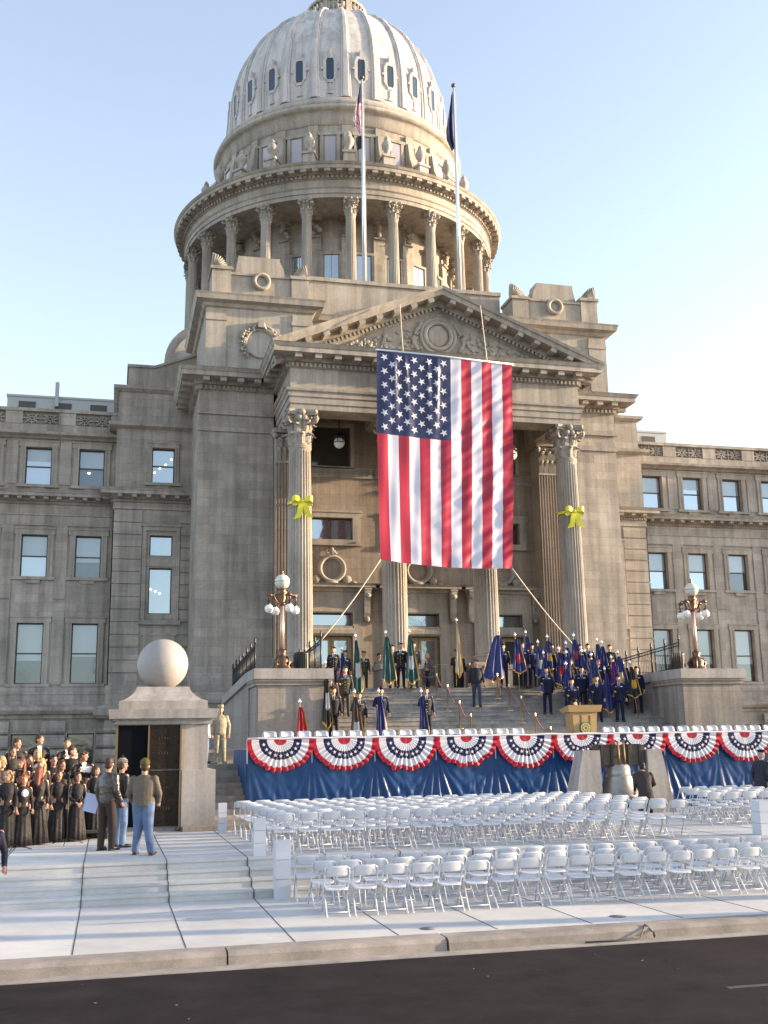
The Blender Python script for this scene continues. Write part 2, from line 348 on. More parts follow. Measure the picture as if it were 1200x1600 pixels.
def offset(path,o):
    out=[];P=[Vector(p) for p in path];n=len(P)
    for i in range(n):
        d0=(P[i]-P[i-1]).normalized() if i else (P[1]-P[0]).normalized(); d1=(P[i+1]-P[i]).normalized() if i<n-1 else d0
        n0=Vector((d0.y,-d0.x)); n1=Vector((d1.y,-d1.x)); mv=(n0+n1)/max(.2,(n0+n1).dot(n0)); out.append((P[i].x+mv.x*o,P[i].y+mv.y*o))
    return out
def blockrow(mb,path,step,w_,o0,o1,z0,z1,end=.1,mi=0):
    def f(p,d,nr):
        c=Vector((*(p+nr*(o0+o1)/2),(z0+z1)/2)); mb.obox(c,Vector((*d,0))*w_/2,Vector((*nr,0))*(o1-o0)/2,Vector((0,0,(z1-z0)/2)),mi)
    along(path,step,f,end)
def cornice(mb,path,zb,proj=.95,dh=.22,big=True,mi=0):
    """full cornice whose bed starts at zb: dentils, modillions, corona"""
    k=proj/.95
    sweep(mb,path,[(0,zb),(.10*k,zb+.02),(.10*k,zb+dh),(.24*k,zb+dh+.03),(.24*k,zb+dh+.24*k),(.84*k,zb+dh+.24*k),(.84*k,zb+dh+.44*k),(.88*k,zb+dh+.46*k),(.97*k,zb+dh+.60*k),(1.0*k,zb+dh+.62*k),(0,zb+dh+.70*k)],mi)
    blockrow(mb,path,.20*k,.11*k,.095*k,.20*k,zb+.03,zb+dh-.02,.08,mi)
    if big: blockrow(mb,path,.86*k,.30*k,.23*k,.76*k,zb+dh+.04,zb+dh+.235*k,.25,mi)
    return zb+dh+.7*k
YW=53.6; YB=52.5; YP=48.2; YR=48.6; YE=44.4
# ---- window builder (surround + sash + pane + blind + dark room)
WC={}
def window(x0,x1,z0,z1,Y,rail=True,blind=.5,sur=.26,depth=.22,dark=0,ear=True,split=False,parent=None,glassm=None,sill=True):
    w_=x1-x0; h=z1-z0; key=(round(w_,2),round(h,2),rail,sur,int(dark),ear,split,sill)
    if key not in WC:
        s=MB(); e=.07 if ear else 0; t=.07
        if sur:
            s.box(-w_/2-sur,-w_/2,-t,.0,-.0,h+.0); s.box(w_/2,w_/2+sur,-t,0,0,h)
            s.box(-w_/2-sur-e,w_/2+sur+e,-t-.02,0,h,h+sur); s.box(-w_/2-sur-e-.03,w_/2+sur+e+.03,-t-.06,0,h+sur,h+sur+.06)
            s.box(-w_/2-sur*.35,-w_/2,-t-.025,-t,0,h); s.box(w_/2,w_/2+sur*.35,-t-.025,-t,0,h)
        if sill: s.box(-w_/2-sur-.12,w_/2+sur+.12,-.14,.16,-.14,0); s.box(-w_/2*.55,w_/2*.55,-.09,0,-.30,-.145)
        if not s.v: s.box(-w_/2,w_/2,depth-.03,depth+.1,-.03,0)
        f=MB(); q=.055; yy=depth
        for a in((-w_/2,-w_/2+q,0,h),(w_/2-q,w_/2,0,h),(-w_/2+q,w_/2-q,0,q),(-w_/2+q,w_/2-q,h-q,h)): f.box(a[0],a[1],yy-.03,yy+.06,a[2],a[3])
        if rail: f.box(-w_/2+q,w_/2-q,yy-.025,yy+.05,h*.5-.03,h*.5+.03)
        if split: f.box(-.035,.035,yy-.025,yy+.05,q,h-q)
        # pale edge of the storm frame
        p=MB(); p.add([(-w_/2+q,yy+.02,q),(w_/2-q,yy+.02,q),(w_/2-q,yy+.02,h-q),(-w_/2+q,yy+.02,h-q)],[(0,1,2,3)])
        WC[key]=(s.mesh('window_surround',CARVED),f.mesh('sash',SASH),p.mesh('pane',(GLASS,DARKGLASS,GLASS_DIM)[int(dark)]))
    s,f,p=WC[key]
    o=part(s,'window',cap,(Vector(((x0+x1)/2,Y,z0))-OFF[cap.name]))
    part(f,'sash',o); pp=part(p,'pane',o)
    if blind:
        b=MB(); b.add([(-w_/2+.06,depth+.012,h*(1-blind)),(w_/2-.06,depth+.012,h*(1-blind)),(w_/2-.06,depth+.012,h-.06),(-w_/2+.06,depth+.012,h-.06)],[(0,1,2,3)])
        part(b.mesh('blind',BLINDG),'blind',o)
    return o
def blindmat():
    m=mat('blind_behind_glass',(.36,.40,.42),.10,metal=.3); return m
BLINDG=blindmat()
# ---- wings
def wing(side):
    hs=[]; mb=MB(); sg=1
    xs=[-1.33-2.5*i for i in range(0,(6 if side<0 else 8))]
    xe=-1.33-2.5*(6 if side<0 else 8)+1.2
    for x in xs:
        for z0,z1 in((14.57,16.45),(10.05,12.1),(5.0,7.85),(.9,2.7)): hs.append((x-.61,x+.61,z0,z1))
    wall_holes(mb,xe,-.1,-.1,17.0,YW,hs)
    mb.add([(xe,YW,-.1),(xe,YW+14,-.1),(xe,YW+14,17),(xe,YW,17)],[(0,1,2,3)])
    # flat pilaster strips between windows, bands
    for x in xs:
        mb.box(x+.98,x+1.52,YW-.05,YW,9.0,13.0); mb.box(x+.98,x+1.52,YW-.05,YW,14.6,16.75); mb.box(x+.98,x+1.52,YW-.05,YW,4.95,8.9)
    mb.box(xe,-.1,YW-.10,YW,8.95,9.10) if False else None
    mb.box(xe,-.1,YW-.07,YW,12.55,13.05); mb.box(xe,-.1,YW-.12,YW,13.05,13.12)
    mb.box(xe,-.1,YW-.16,YW,4.50,4.80); mb.box(xe,-.1,YW-.10,YW,4.80,4.86)
    sweep(mb,[(xe,YW-.12),(-.1,YW-.12)],[(0,3.55),(.25,3.6),(.38,3.75),(.38,3.9),(0,4.05)])
    mb.box(xe,-.1,YW-.12,YW,3.4,4.5)
    # rusticated basement courses
    for x0,x1 in [(xe,xs[-1]-.7)]+[(b+.7,a-.7) for a,b in zip(xs[:-1],xs[1:])]+[(xs[0]+.7,-.1)]:
        for i in range(5):
            z=.05+.66*i
            poly=[(YW-.02,z),(YW-.16,z+.02),(YW-.24,z+.12),(YW-.26,z+.3),(YW-.24,z+.5),(YW-.16,z+.6),(YW-.02,z+.62)]
            mb.prism(poly,x0,x1,0,'x')
    path=[(xe,YW),(-.1,YW)]
    cornice(mb,path,13.58,.68,.15)
    sweep(mb,path,[(0,16.85),(.12,16.88),(.2,16.95),(.55,17.0),(.6,17.12),(0,17.2)])
    # parapet with pierced panels
    mb.box(xe,-.1,YW,YW+.4,17.2,17.62)
    for i,x in enumerate(xs):
        mb.box(x+.85,x+1.65,YW-.02,YW+.42,17.62,18.26); 
        for sx in(0,1): 
            for cx_ in (x-.43,x+.43):
                for k_ in range(4):
                    a=PI/4*k_; mb.obox((cx_,YW+.1,17.93),(.42*math.cos(a),0,.3*math.sin(a)),(0,.05,0),(-.028*math.sin(a),0,.028*math.cos(a)))
                for k_ in range(16):
                    a=2*PI*k_/16; mb.obox((cx_+.22*math.cos(a),YW+.1,17.93+.2*math.sin(a)),(-.045*math.sin(a),0,.045*math.cos(a)),(0,.045,0),(.02*math.cos(a),0,.02*math.sin(a)))
            break
        mb.box(x-.015+.0,x+.015,YW+.04,YW+.16,17.62,18.26)
        mb.box(x-.85,x+.85,YW+.15,YW+.4,17.62,18.26)
    mb.box(xe,xs[-1]-.85,YW-.02,YW+.42,17.62,18.26)
    mb.box(xe,-.1,YW-.08,YW+.46,18.26,18.42)
    mb.add([(xe,YW+.4,18.2),(xe,YW+14,18.2),(-.1,YW+14,18.2),(-.1,YW+.4,18.2)],[(0,1,2,3)])
    o=(mb if side<0 else mirr(mb)).build('wing_wall',SANDSTONE,cap)
    for i,x in enumerate(xs):
        X=x if side<0 else 2*CX-x
        for r,(z0,z1) in enumerate(((14.57,16.45),(10.05,12.1),(5.0,7.85),(.9,2.7))):
            random.seed(i*5+r+(side+1)*50); bl=[random.choice((.5,.5,.35)),random.choice((.5,.5,.62)),random.choice((.55,.62,.66)),0][r]; dk=2 if (r==2 or r==3 or random.random()<.3) else 0
            window(X-.61,X+.61,z0,z1,YW,dark=dk,blind=bl,sur=.26 if r<3 else .12,sill=r<3,ear=r<3)
wing(-1); wing(1)
# ---- end blocks beside the piers
def block(side):
    m=MB(); x0,x1=-.18,3.7
    hs=[(1.54,2.63,14.63,16.4),(1.54,2.63,8.22,10.44),(1.54,2.63,11.02,12.03)]
    wall_holes(m,x0,x1,-.1,17.4,YB,hs); m.add([(x0,YB,-.1),(x0,YB,17.4),(x0,YW+.5,17.4),(x0,YW+.5,-.1)],[(0,1,2,3)])
    # channelled courses each side of the tall window
    for i in range(14):
        z=4.85+.60*i
        for a,b in((x0-.05,1.16),(3.0,x1)): m.box(a,b,YB-.055,YB,z,z+.55)
        m.box(x0-.055,x0,YB-.055,YW-.3,z,z+.55)
    m.box(x0-.07,x1,YB-.09,YB,13.28,13.4); m.box(x0-.05,x1,YB-.05,YB,13.4,13.6)
    m.box(1.2,1.38,YB-.09,YB,7.9,12.45);m.box(2.79,2.97,YB-.09,YB,7.9,12.45);m.box(1.2,2.97,YB-.1,YB,12.25,12.45);m.box(1.1,3.07,YB-.16,YB,12.45,12.55)
    m.box(1.1,3.07,YB-.15,YB,7.7,7.9);m.box(1.38,2.79,YB-.03,YB+.1,10.5,10.95)
    m.box(1.35,2.82,YB-.06,YB,5.0,7.2)
    m.box(1.25,2.92,YB-.08,YB,7.2,7.3)
    m.box(x0-.12,x1,YB-.14,YB,4.5,4.85)
    pth=[(x0,YW+.1),(x0,YB),(x1,YB)]
    cornice(m,pth,13.6,.70,.15)
    sweep(m,pth,[(0,17.3),(.1,17.33),(.35,17.4),(.4,17.55),(0,17.62)])
    sweep(m,[(x0+.05,YW+6),(x0+.05,YB+.1),(x1,YB+.1)],[(0,17.6),(0,19.2),(.12,19.25),(.25,19.35),(.28,19.5),(0,19.55)])
    m.add([(x0+.05,YB+.1,19.5),(x1,YB+.1,19.5),(x1,YW+8,19.5),(x0+.05,YW+8,19.5)],[(0,1,2,3)])
    pass
    sweep(m,[(x0-.1,YW+.1),(x0-.1,YB-.1),(x1,YB-.1)],[(0,3.3),(.3,3.35),(.5,3.5),(.5,3.72),(.15,3.95),(0,3.98)])
    m.box(x0-.1,x1,YB-.12,YB,3.9,4.5)
    for i in range(5):
        z=.05+.66*i
        m.prism([(YB-.02,z),(YB-.2,z+.02),(YB-.3,z+.12),(YB-.32,z+.3),(YB-.3,z+.5),(YB-.2,z+.6),(YB-.02,z+.62)],x0-.1,x1,0,'x')
    (m if side<0 else mirr(m)).build('corner_block',SANDSTONE,cap)
    for (a,b,c,d),rl,bl in zip(hs,(True,False,False),(0,0,0)):
        X0,X1=(a,b) if side<0 else (2*CX-b,2*CX-a)
        window(X0,X1,c,d,YB,rail=rl,blind=bl,sur=.2 if rl else 0,sill=rl,ear=False)
block(-1); block(1)
LAMPL=mat('lit_ceiling_lamp',(.9,.8,.6),.4,emit=(1,.72,.4),es=2.2)
for pts in(((1.68,15.2),(1.93,15.42),(2.2,15.62),(2.48,15.9)),((1.66,9.42),(1.88,9.33),(2.08,9.24))):
    for x,z in pts: MB().ell((x,YB+.20,z),(.045,.03,.035),8,6).build('ceiling_lamp',LAMPL,cap)
MB().ell((-1.45,YW+.2,15.3),(.07,.03,.04),8,6).build('ceiling_lamp',LAMPL,cap)
# ---- piers flanking the portico
PX0,PX1=3.45,6.9
m=MB(); m.box(PX0,PX1,YP,YP+8,-.1,18.1)
m.box(PX0-.06,PX1,YP-.08,YP,16.15,16.5); m.box(PX0-.04,PX1,YP-.05,YP,16.5,16.62); m.box(PX0-.1,PX1,YP-.12,YP,16.95,17.07)
m.box(PX0-.14,PX1,YP-.16,YP+.1,4.1,4.9); m.prism([(YP-.16,4.9),(YP-.16,4.92),(YP,5.15),(YP+.05,4.9)],PX0-.1,PX1,0,'x')
m.box(PX0-.45,PX1,YP-.5,YP+6,-.1,4.1); sweep(m,[(PX0-.45,YP+4.2),(PX0-.45,YP-.5),(PX1,YP-.5)],[(0,3.8),(.12,3.85),(.18,4.0),(.18,4.2),(0,4.3)])
both(m,'pier',SANDSTONE)
pthP=[(PX0,YP+4.2),(PX0,YP),(7.1,YP)]
m=MB(); cornice(m,pthP,18.1,.95,.22); both(m,'pier_cornice',CARVED)
# ---- attic above piers
m=MB(); ax0,ax1=3.72,8.72
m.box(ax0,ax1,YP,YP+7,18.8,22.35)
m.box(ax0-.03,ax0+.9,YP-.09,YP,18.9,22.1); m.box(ax1-.95,ax1,YP-.09,YP,18.9,22.1); m.box(ax0-.05,ax0+.95,YP-.14,YP,21.55,21.75); m.box(ax1-1,ax1+.03,YP-.14,YP,21.55,21.75)
m.box(ax0-.2,ax1,YP-.12,YP,18.8,19.15)
m.box(ax1,CX,YP+1.6,YP+7,18.8,24.7); 
sweep(m,[(ax0,YP+7),(ax0,YP),(ax1,YP),(ax1,YP+1.6),(CX,YP+1.6)],[(0,22.2),(.12,22.25),(.2,22.38),(.5,22.45),(.55,22.65),(.6,22.75),(0,22.85)])
m.box(3.95,4.85,YP+.08,YP+1.6,22.8,24.2);m.box(3.87,4.92,YP-.0,YP+1.6,24.2,24.35)
m.box(4.85,7.75,YP+.2,YP+1.4,22.8,24.0);m.box(4.85,7.75,YP+.12,YP+1.4,24.0,24.12)
m.prism([(5.05,24.12),(5.2,24.85),(5.2,25.05),(7.2,25.05),(7.2,24.9),(7.4,24.5),(7.45,24.12)],YP+.25,YP+1.2)
m.box(7.75,8.6,YP+.08,YP+1.6,22.8,24.0);m.box(7.68,8.68,YP,YP+1.6,24.0,24.15)
m.box(8.68,CX,YP+1.5,YP+2.1,24.7,24.9)
for xx in (5.9,):   # roundel, axis along y
    rs=[]
    for r,y in((.44,.2),(.44,.02),(.34,-.02),(.25,.06),(.25,.16)): rs.append([(6.3+r*math.cos(2*PI*k/24),YP+y,23.75+r*math.sin(2*PI*k/24)) for k in range(24)])
    m.rings(rs,0,True,False); m.add([(6.3+.25*math.cos(2*PI*k/24),YP+.16,23.75+.25*math.sin(2*PI*k/24)) for k in range(24)],[tuple(range(24))])
both(m,'attic',CARVED)
def wreath_mb(cx,cz,R,y):
    m=MB()
    rs=[[(cx+R*.78*r*math.cos(2*PI*k/28),y+yy,cz+R*.78*r*math.sin(2*PI*k/28)) for k in range(28)] for r,yy in((1.12,0),(1.1,-.09),(1.0,-.12),(.94,-.05),(.94,-.02))]
    m.rings(rs,0,True,False)
    random.seed(int(cx*10))
    for k in range(70):
        a=R_(-50+280*k/69); r=R*random.uniform(.86,1.12); s_=random.uniform(.05,.1)
        m.ell((cx+r*math.cos(a),y-.1-random.uniform(0,.08),cz+r*math.sin(a)),(s_,s_,s_*random.uniform(.7,1.3)),6,4)
    m.box(cx-.14,cx+.14,y-.3,y,cz+R*.85,cz+R*1.25)
    return m
both(wreath_mb(6.25,20.55,.86,YP),'wreath',CARVED)
def acro(cx,y,z,face):
    m=MB()
    P=[(-.40,0),(-.42,.35),(-.38,.78),(-.25,.74),(-.06,.62),(.14,.45),(.30,.25),(.38,.08),(.38,0)]
    m.prism([(cx+face*a,z+b) for a,b in P],y-.13,y+.13)
    for i in range(7):
        a=R_(12+11.5*i); d=Vector((face*math.cos(a),0,math.sin(a))); b0=Vector((cx-face*.34,y-.15,z+.06)); l=.62+.16*math.sin(a)**2-.02*i
        m.tube([b0+d*.12,b0+d*l*.6,b0+d*l],[.03,.05,.02],6)
    m.box(cx-.4,cx+.4,y-.22,y+.22,z,z+.08)
    return m
both(acro(4.35,YP+.4,24.33,1),'antefix',CARVED); both(acro(8.2,YP+.4,24.13,-1),'antefix',CARVED)
# ---- portico recess wall
bays=[CX-4.15,CX,CX+4.15]
hs=[]
for b in bays: hs+=[(b-.95,b+.95,14.84,16.8),(b-1.02,b+1.02,11.33,12.37),(b-.95,b+.95,7.3,7.9),(b-.95,b+.95,4.13,6.85)]
m=MB(); wall_holes(m,PX1,2*CX-PX1,4.0,17.4,YR,hs,.4)
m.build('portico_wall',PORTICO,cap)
m=MB()
for b in bays:
    # key pattern band
    m.box(b-2.1,b+2.1,YR-.05,YR,14.36,14.72); m.box(b-2.1,b+2.1,YR-.1,YR,14.72,14.79); m.box(b-2.1,b+2.1,YR-.08,YR,14.3,14.36)
    x=b-2.0
    while x<b+1.9:
        for q in((0,.02,.0,.24),(.02,.2,.22,.24),(.18,.2,.08,.24),(.08,.2,.08,.10),(.08,.1,.08,.16)):
            m.box(x+q[0],x+q[1],YR-.075,YR-.05,14.42+q[2],14.42+q[3])
        x+=.27
    # window architraves
    for (hx,z0,z1,t) in((.95,14.84,16.8,.17),(1.02,11.33,12.37,.36)):
        m.box(b-hx-t,b-hx,YR-.1,YR,z0-t*.6,z1+t); m.box(b+hx,b+hx+t,YR-.1,YR,z0-t*.6,z1+t); m.box(b-hx,b+hx,YR-.1,YR,z1,z1+t); m.box(b-hx,b+hx,YR-.1,YR,z0-t*.6,z0)
        if t>.3:
            m.box(b-hx-t-.1,b+hx+t+.1,YR-.14,YR,z1+t-.12,z1+t); m.box(b-hx-t-.1,b-hx-t,YR-.1,YR,z1+.02,z1+t-.12); m.box(b+hx+t,b+hx+t+.1,YR-.1,YR,z1+.02,z1+t-.12)
            m.box(b-hx-t-.05,b+hx+t+.05,YR-.2,YR,z0-t*.6-.08,z0-t*.6)
            for sx in(-1,1): m.box(b+sx*(hx+.2)-.1,b+sx*(hx+.2)+.1,YR-.2,YR,z0-t*.6,z0-t*.6+.12)
    # door case
    m.box(b-1.45,b-.95,YR-.12,YR,4.13,8.2); m.box(b+.95,b+1.45,YR-.12,YR,4.13,8.2); m.box(b-1.45,b+1.45,YR-.12,YR,8.2,8.95); m.box(b-.95,b+.95,YR-.12,YR,7.9,8.2)
    m.box(b-1.1,b-.95,YR-.16,YR,4.13,7.95); m.box(b+.95,b+1.1,YR-.16,YR,4.13,7.95); m.box(b-1.1,b+1.1,YR-.16,YR,7.95,8.1)
    m.prism([(YR+.0,6.85),(YR-.18,6.85),(YR-.26,6.95),(YR-.26,7.12),(YR-.16,7.2),(YR-.16,7.3),(YR,7.3)],b-1.0,b+1.0,0,'x')
    # hood
    sweep(m,[(b-1.75,YR),(b-1.75,YR-.12),(b+1.75,YR-.12),(b+1.75,YR)],[(0,8.85),(.1,8.9),(.15,9.0),(.42,9.05),(.42,9.14),(.5,9.22),(0,9.27)])
    for sx in(-1,1):   # consoles
        x=b+sx*1.62
        poly=[(YR,9.0),(YR-.5,9.0),(YR-.52,8.8),(YR-.4,8.6),(YR-.3,8.2),(YR-.3,7.9),(YR-.22,7.7),(YR,7.66)]
        m.prism(poly,x-.14,x+.14,0,'x'); m.box(x-.17,x+.17,YR-.56,YR,8.94,9.02)
        m.ell((x,YR-.42,8.72),(.17,.12,.14),8,6); m.ell((x,YR-.2,7.62),(.14,.12,.13),8,6)
    # roundel over hood
    rs=[[(b+.02+r*math.cos(2*PI*k/32),YR-y,9.95+r*math.sin(2*PI*k/32)) for k in range(32)] for r,y in((.66,0),(.66,.12),(.6,.2),(.52,.18),(.47,.07),(.45,.02))]
    m.rings(rs,0,True,False); m.ell((b,YR-.1,9.32),(.3,.14,.14),10,6)
    for sx in(-1,1):
        m.ell((b+sx*.72,YR-.08,9.45),(.22,.1,.2),8,6); m.ell((b+sx*1.02,YR-.08,9.32),(.16,.08,.08),8,6)
    for k in range(9): m.ell((b+random.uniform(-.28,.28),YR-.16,10.68+random.uniform(-.08,.1)),(.1,.07,.06),6,4)
    m.ell((b,YR-.16,10.82),(.1,.09,.12),8,6)
m.build('portico_trim',CARVED,cap)
DOORM=mat('oak_door',(.42,.30,.15),.45,var=.15,scale=4)
for i,b in enumerate(bays):
    window(b-.95,b+.95,14.84,16.8,YR,rail=False,blind=0,sur=0,dark=True,sill=False,ear=False)
    window(b-1.02,b+1.02,11.33,12.37,YR,rail=False,split=True,blind=0,sur=0,dark=(i==2),sill=False,ear=False)
    window(b-.95,b+.95,7.3,7.9,YR,rail=False,blind=0,sur=0,sill=False,ear=False)
    for sx in(-1,1):
        d=MB(); c=b+sx*.475
        for q in((-.46,-.33,4.15,6.83),(.33,.46,4.15,6.83),(-.33,.33,4.15,4.6),(-.33,.33,6.66,6.83)): d.box(c+q[0],c+q[1],YR+.2,YR+.28,q[2],q[3])
        op=(i==1 and sx==-1) or (i==2 and sx==1)
        o=d.build('door',DOORM,cap); MB().box(c-.33,c+.33,YR+.23,YR+.25,4.6,6.66).build('door_pane',DARKGLASS if op else GLASS,o)
        MB().tube([(c-sx*.38,YR+.15,5.0),(c-sx*.38,YR+.12,5.1),(c-sx*.38,YR+.12,5.5),(c-sx*.38,YR+.15,5.6)],.015,6).build('door_handle',BRONZE,o)
m=MB(); m.box(PX1,2*CX-PX1,YR+.41,YR+3,4,17.4); m.build('hall_interior',mat('dark_interior',(.03,.025,.02),.9),cap)
# ceiling and floor of the portico
m=MB(); m.box(PX1,2*CX-PX1,45.5,YR,17.3,17.6)
for x in [CX-6.23+4.153*i for i in range(4)]: m.box(x-.45,x+.45,45.6,YR-.02,16.6,17.3)
for b in bays:
    m.box(b-1.6,b-1.4,45.7,YR-.1,17.12,17.3); m.box(b+1.4,b+1.6,45.7,YR-.1,17.12,17.3)
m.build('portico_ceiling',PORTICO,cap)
# ---- corinthian column
def capital_mb(r,h,n=8,square=True,flat=False):
    """bell, two rows of acanthus, corner volutes, abacus; base at z=0"""
    m=MB(); m.lathe([(r*1.02,0),(r*1.1,.03*h),(r*1.02,.06*h),(r*.98,.1*h),(r*1.0,.6*h),(r*1.2,.82*h),(r*1.32,.86*h)],n=20)
    random.seed(5)
    def leaf(a,z0,z1,out,w_):
        d=Vector((math.cos(a),math.sin(a),0)); t=Vector((-math.sin(a),math.cos(a),0)); rows=[]
        for k in range(6):
            u=k/5; z=z0+(z1-z0)*min(1,u*1.15) - (.10*h if k==5 else 0); o=r*1.0+out*(u**2.4)+(.04*h if k==5 else 0)
            ww=w_*(.62+.6*math.sin(PI*min(1,u*.85+.1)))*(.55 if k==5 else 1)
            p=d*o+Vector((0,0,z)); rows.append([p-t*ww*.5-d*.03,p-t*ww*.25+d*.035*(1 if k%2 else .4),p+d*.06,p+t*ww*.25+d*.035*(1 if k%2 else .4),p+t*ww*.5-d*.03])
        back=[[q-d*.07 for q in rw[::-1]] for rw in rows]
        m.rings([a_+b_ for a_,b_ in zip(rows,back)],0,True,True,False)
    for k in range(8): leaf(2*PI*k/8,.08*h,.42*h,r*.38,r*.62)
    for k in range(8): leaf(2*PI*(k+.5)/8,.3*h,.68*h,r*.42,r*.6)
    for k in range(4):
        a=PI/4+PI/2*k; d=Vector((math.cos(a),math.sin(a),0)); t=Vector((-math.sin(a),math.cos(a),0))
        c=d*r*1.55+Vector((0,0,.80*h)); 
        pts=[]
        for q in range(15):
            an=-PI/2+q*PI*.22; rr=.16*h*(1-q/17); pts.append(c+d*rr*math.cos(an)+Vector((0,0,rr*math.sin(an))))
        m.tube([d*r*.95+Vector((0,0,.5*h)),d*r*1.15+Vector((0,0,.66*h))]+pts[:1][::-1],.045*h,6)
        m.tube(pts,[.05*h*(1-.04*q) for q in range(15)],6)
        for sgn in(-1,1): # inner helices
            a2=a+sgn*R_(33); d2=Vector((math.cos(a2),math.sin(a2),0)); m.ell(d2*r*1.22+Vector((0,0,.77*h)),(.09*h,.09*h,.09*h),8,6)
            m.tube([d2*r*1.02+Vector((0,0,.5*h)),d2*r*1.2+Vector((0,0,.72*h))],.035*h,6)
    # abacus, concave sides
    R=r*1.95; poly=[]
    for k in range(4):
        a=PI/4+PI/2*k; c0=Vector((math.cos(a),math.sin(a)))*R; t=Vector((-math.sin(a),math.cos(a)))*r*.16
        poly+= [c0-t,c0+t]
        a1=a+PI/2; c1=Vector((math.cos(a1),math.sin(a1)))*R; t1=Vector((-math.sin(a1),math.cos(a1)))*r*.16
        p0=c0+t;p1=c1-t1; mid=(p0+p1)/2; nn=mid.normalized()
        for u in(.25,.5,.75): poly.append(p0.lerp(p1,u)-nn*r*.3*math.sin(PI*u))
    for s_,z0,z1 in((.93,.86,.92),(1,.92,1.0)): m.prism([(p.x*s_,p.y*s_) for p in poly],z0*h,z1*h,0,'z')
    for k in range(4):
        a=PI/2*k; m.ell((math.cos(a)*r*1.3,math.sin(a)*r*1.3,.93*h),(.1*h,.1*h,.09*h),8,6)
    return m
def shaft_mb(r0,r1,h,nf=24,flute=.09,seg=8,swell=True):
    m=MB(); rs=[]; per=6
    def ring(r,z,fl):
        out=[]
        for k in range(nf*per):
            u=(k%per)/per; d=0 if u<.17 else fl*math.sin(PI*(u-.17)/.83)
            a=2*PI*k/(nf*per); rr=r*(1-d); out.append((rr*math.cos(a),rr*math.sin(a),z))
        return out
    rs.append(ring(r0*1.06,0,0)); rs.append(ring(r0*1.02,.08,0)); rs.append(ring(r0,.16,0)); rs.append(ring(r0,.26,flute))
    for i in range(1,seg):
        u=i/seg; rs.append(ring(r0+(r1-r0)*(u**1.5),.26+(h-.5)*u,flute))
    rs+= [ring(r1,h-.22,flute),ring(r1,h-.12,0),ring(r1*1.0,h-.08,0),ring(r1*1.08,h-.05,0),ring(r1*1.08,h,0)]
    return m.rings(rs,0,True,True,True)
def base_mb(r,h):
    m=MB(); m.box(-r*1.38,r*1.38,-r*1.38,r*1.38,0,h*.3)
    pr=[(r*1.3,h*.3)]
    for k in range(7): a=-PI/2+PI*k/6; pr.append((r*1.24+h*.12*math.cos(a),h*.43+h*.13*math.sin(a)))
    pr+=[(r*1.16,h*.6),(r*1.1,h*.68),(r*1.14,h*.76)]
    for k in range(7): a=-PI/2+PI*k/6; pr.append((r*1.12+h*.08*math.cos(a),h*.86+h*.09*math.sin(a)))
    pr+=[(r*1.06,h*.97),(r*1.06,h)]
    return m.lathe(pr,n=32)
SH=shaft_mb(.55,.465,14.62-5.72).mesh('column_shaft',CARVED)
CPm=capital_mb(.46,1.62).mesh('capital',CARVED); BSm=base_mb(.55,.5).mesh('column_base',CARVED)
PDm=MB().box(-.8,.8,-.8,.8,0,.93).box(-.88,.88,-.88,.88,.93,1.13).box(-.86,.86,-.86,.86,0,.18).mesh('pedestal',GRANITE_B)
base0=OFF[cap.name]
for i in range(4):
    x=CX-6.23+4.153*i
    o=part(SH,'column',cap,Vector((x,45,5.72))-base0)
    part(CPm,'capital',o,(0,0,14.62-5.72)); part(BSm,'column_base',o,(0,0,-.5)); part(PDm,'pedestal',o,(0,0,4.12-5.72))
# ---- pilasters behind
def pil_mb(w_,h,yd,nf=7):
    m=MB(); n=nf; gw=w_/(n*1.0+ .4*(n+1)); lw=gw*.4; poly=[(-w_/2,yd)]; x=-w_/2
    for k in range(n):
        poly+=[(x,0),(x+lw,0),(x+lw+gw*.15,.035),(x+lw+gw*.5,.055),(x+lw+gw*.85,.035),(x+lw+gw,0)]; x+=lw+gw
    poly+=[(x+lw,0),(w_/2,yd)]
    m.prism(poly,0,h,0,'z'); m.box(-w_/2-.06,w_/2+.06,-.06,yd,0,.2); m.box(-w_/2-.03,w_/2+.03,-.03,yd,.2,.32)
    return m
def pilcap_mb(w_,h,yd):
    m=MB(); m.box(-w_/2,w_/2,.0,yd,0,h*.86); m.box(-w_/2-.03,w_/2+.03,-.03,yd,0,.06)
    for row,(z0,z1,c) in enumerate(((.06,.42,4),(.3,.7,3))):
        for k in range(c):
            x=-w_/2+w_*(k+.5)/c; ww=w_/c*.42
            m.add([(x-ww,0,z0*h),(x+ww,0,z0*h),(x+ww*1.1,-.06,(z0+z1)/2*h),(x-ww*1.1,-.06,(z0+z1)/2*h),(x+ww*.8,-.2,z1*h),(x-ww*.8,-.2,z1*h),(x+ww*.4,-.26,(z1-.09)*h),(x-ww*.4,-.26,(z1-.09)*h)],[(0,1,2,3),(3,2,4,5),(5,4,6,7),(7,6,1,0)])
            m.ell((x,-.16,z1*h-.04),(ww*.9,.09,.07),8,5)
    for sx in(-1,1): m.ell((sx*(w_/2+.05),-.1,.78*h),(.14,.14,.14),10,6); m.ell((sx*w_*.18,-.05,.77*h),(.08,.09,.08),8,5)
    m.box(-w_/2-.14,w_/2+.14,-.16,yd,.88*h,h)
    return m
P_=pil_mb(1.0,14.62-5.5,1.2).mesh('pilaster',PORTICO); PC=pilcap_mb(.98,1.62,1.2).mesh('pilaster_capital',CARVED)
for x in (7.42,2*CX-7.42):
    o=part(P_,'pilaster',cap,Vector((x,47.55,5.5))-base0); part(PC,'capital',o,(0,0,14.62-5.5))
    MB().box(x-.62,x+.62,47.4,48.9,4.1,5.5).build('pilaster_pedestal',GRANITE_B,cap)
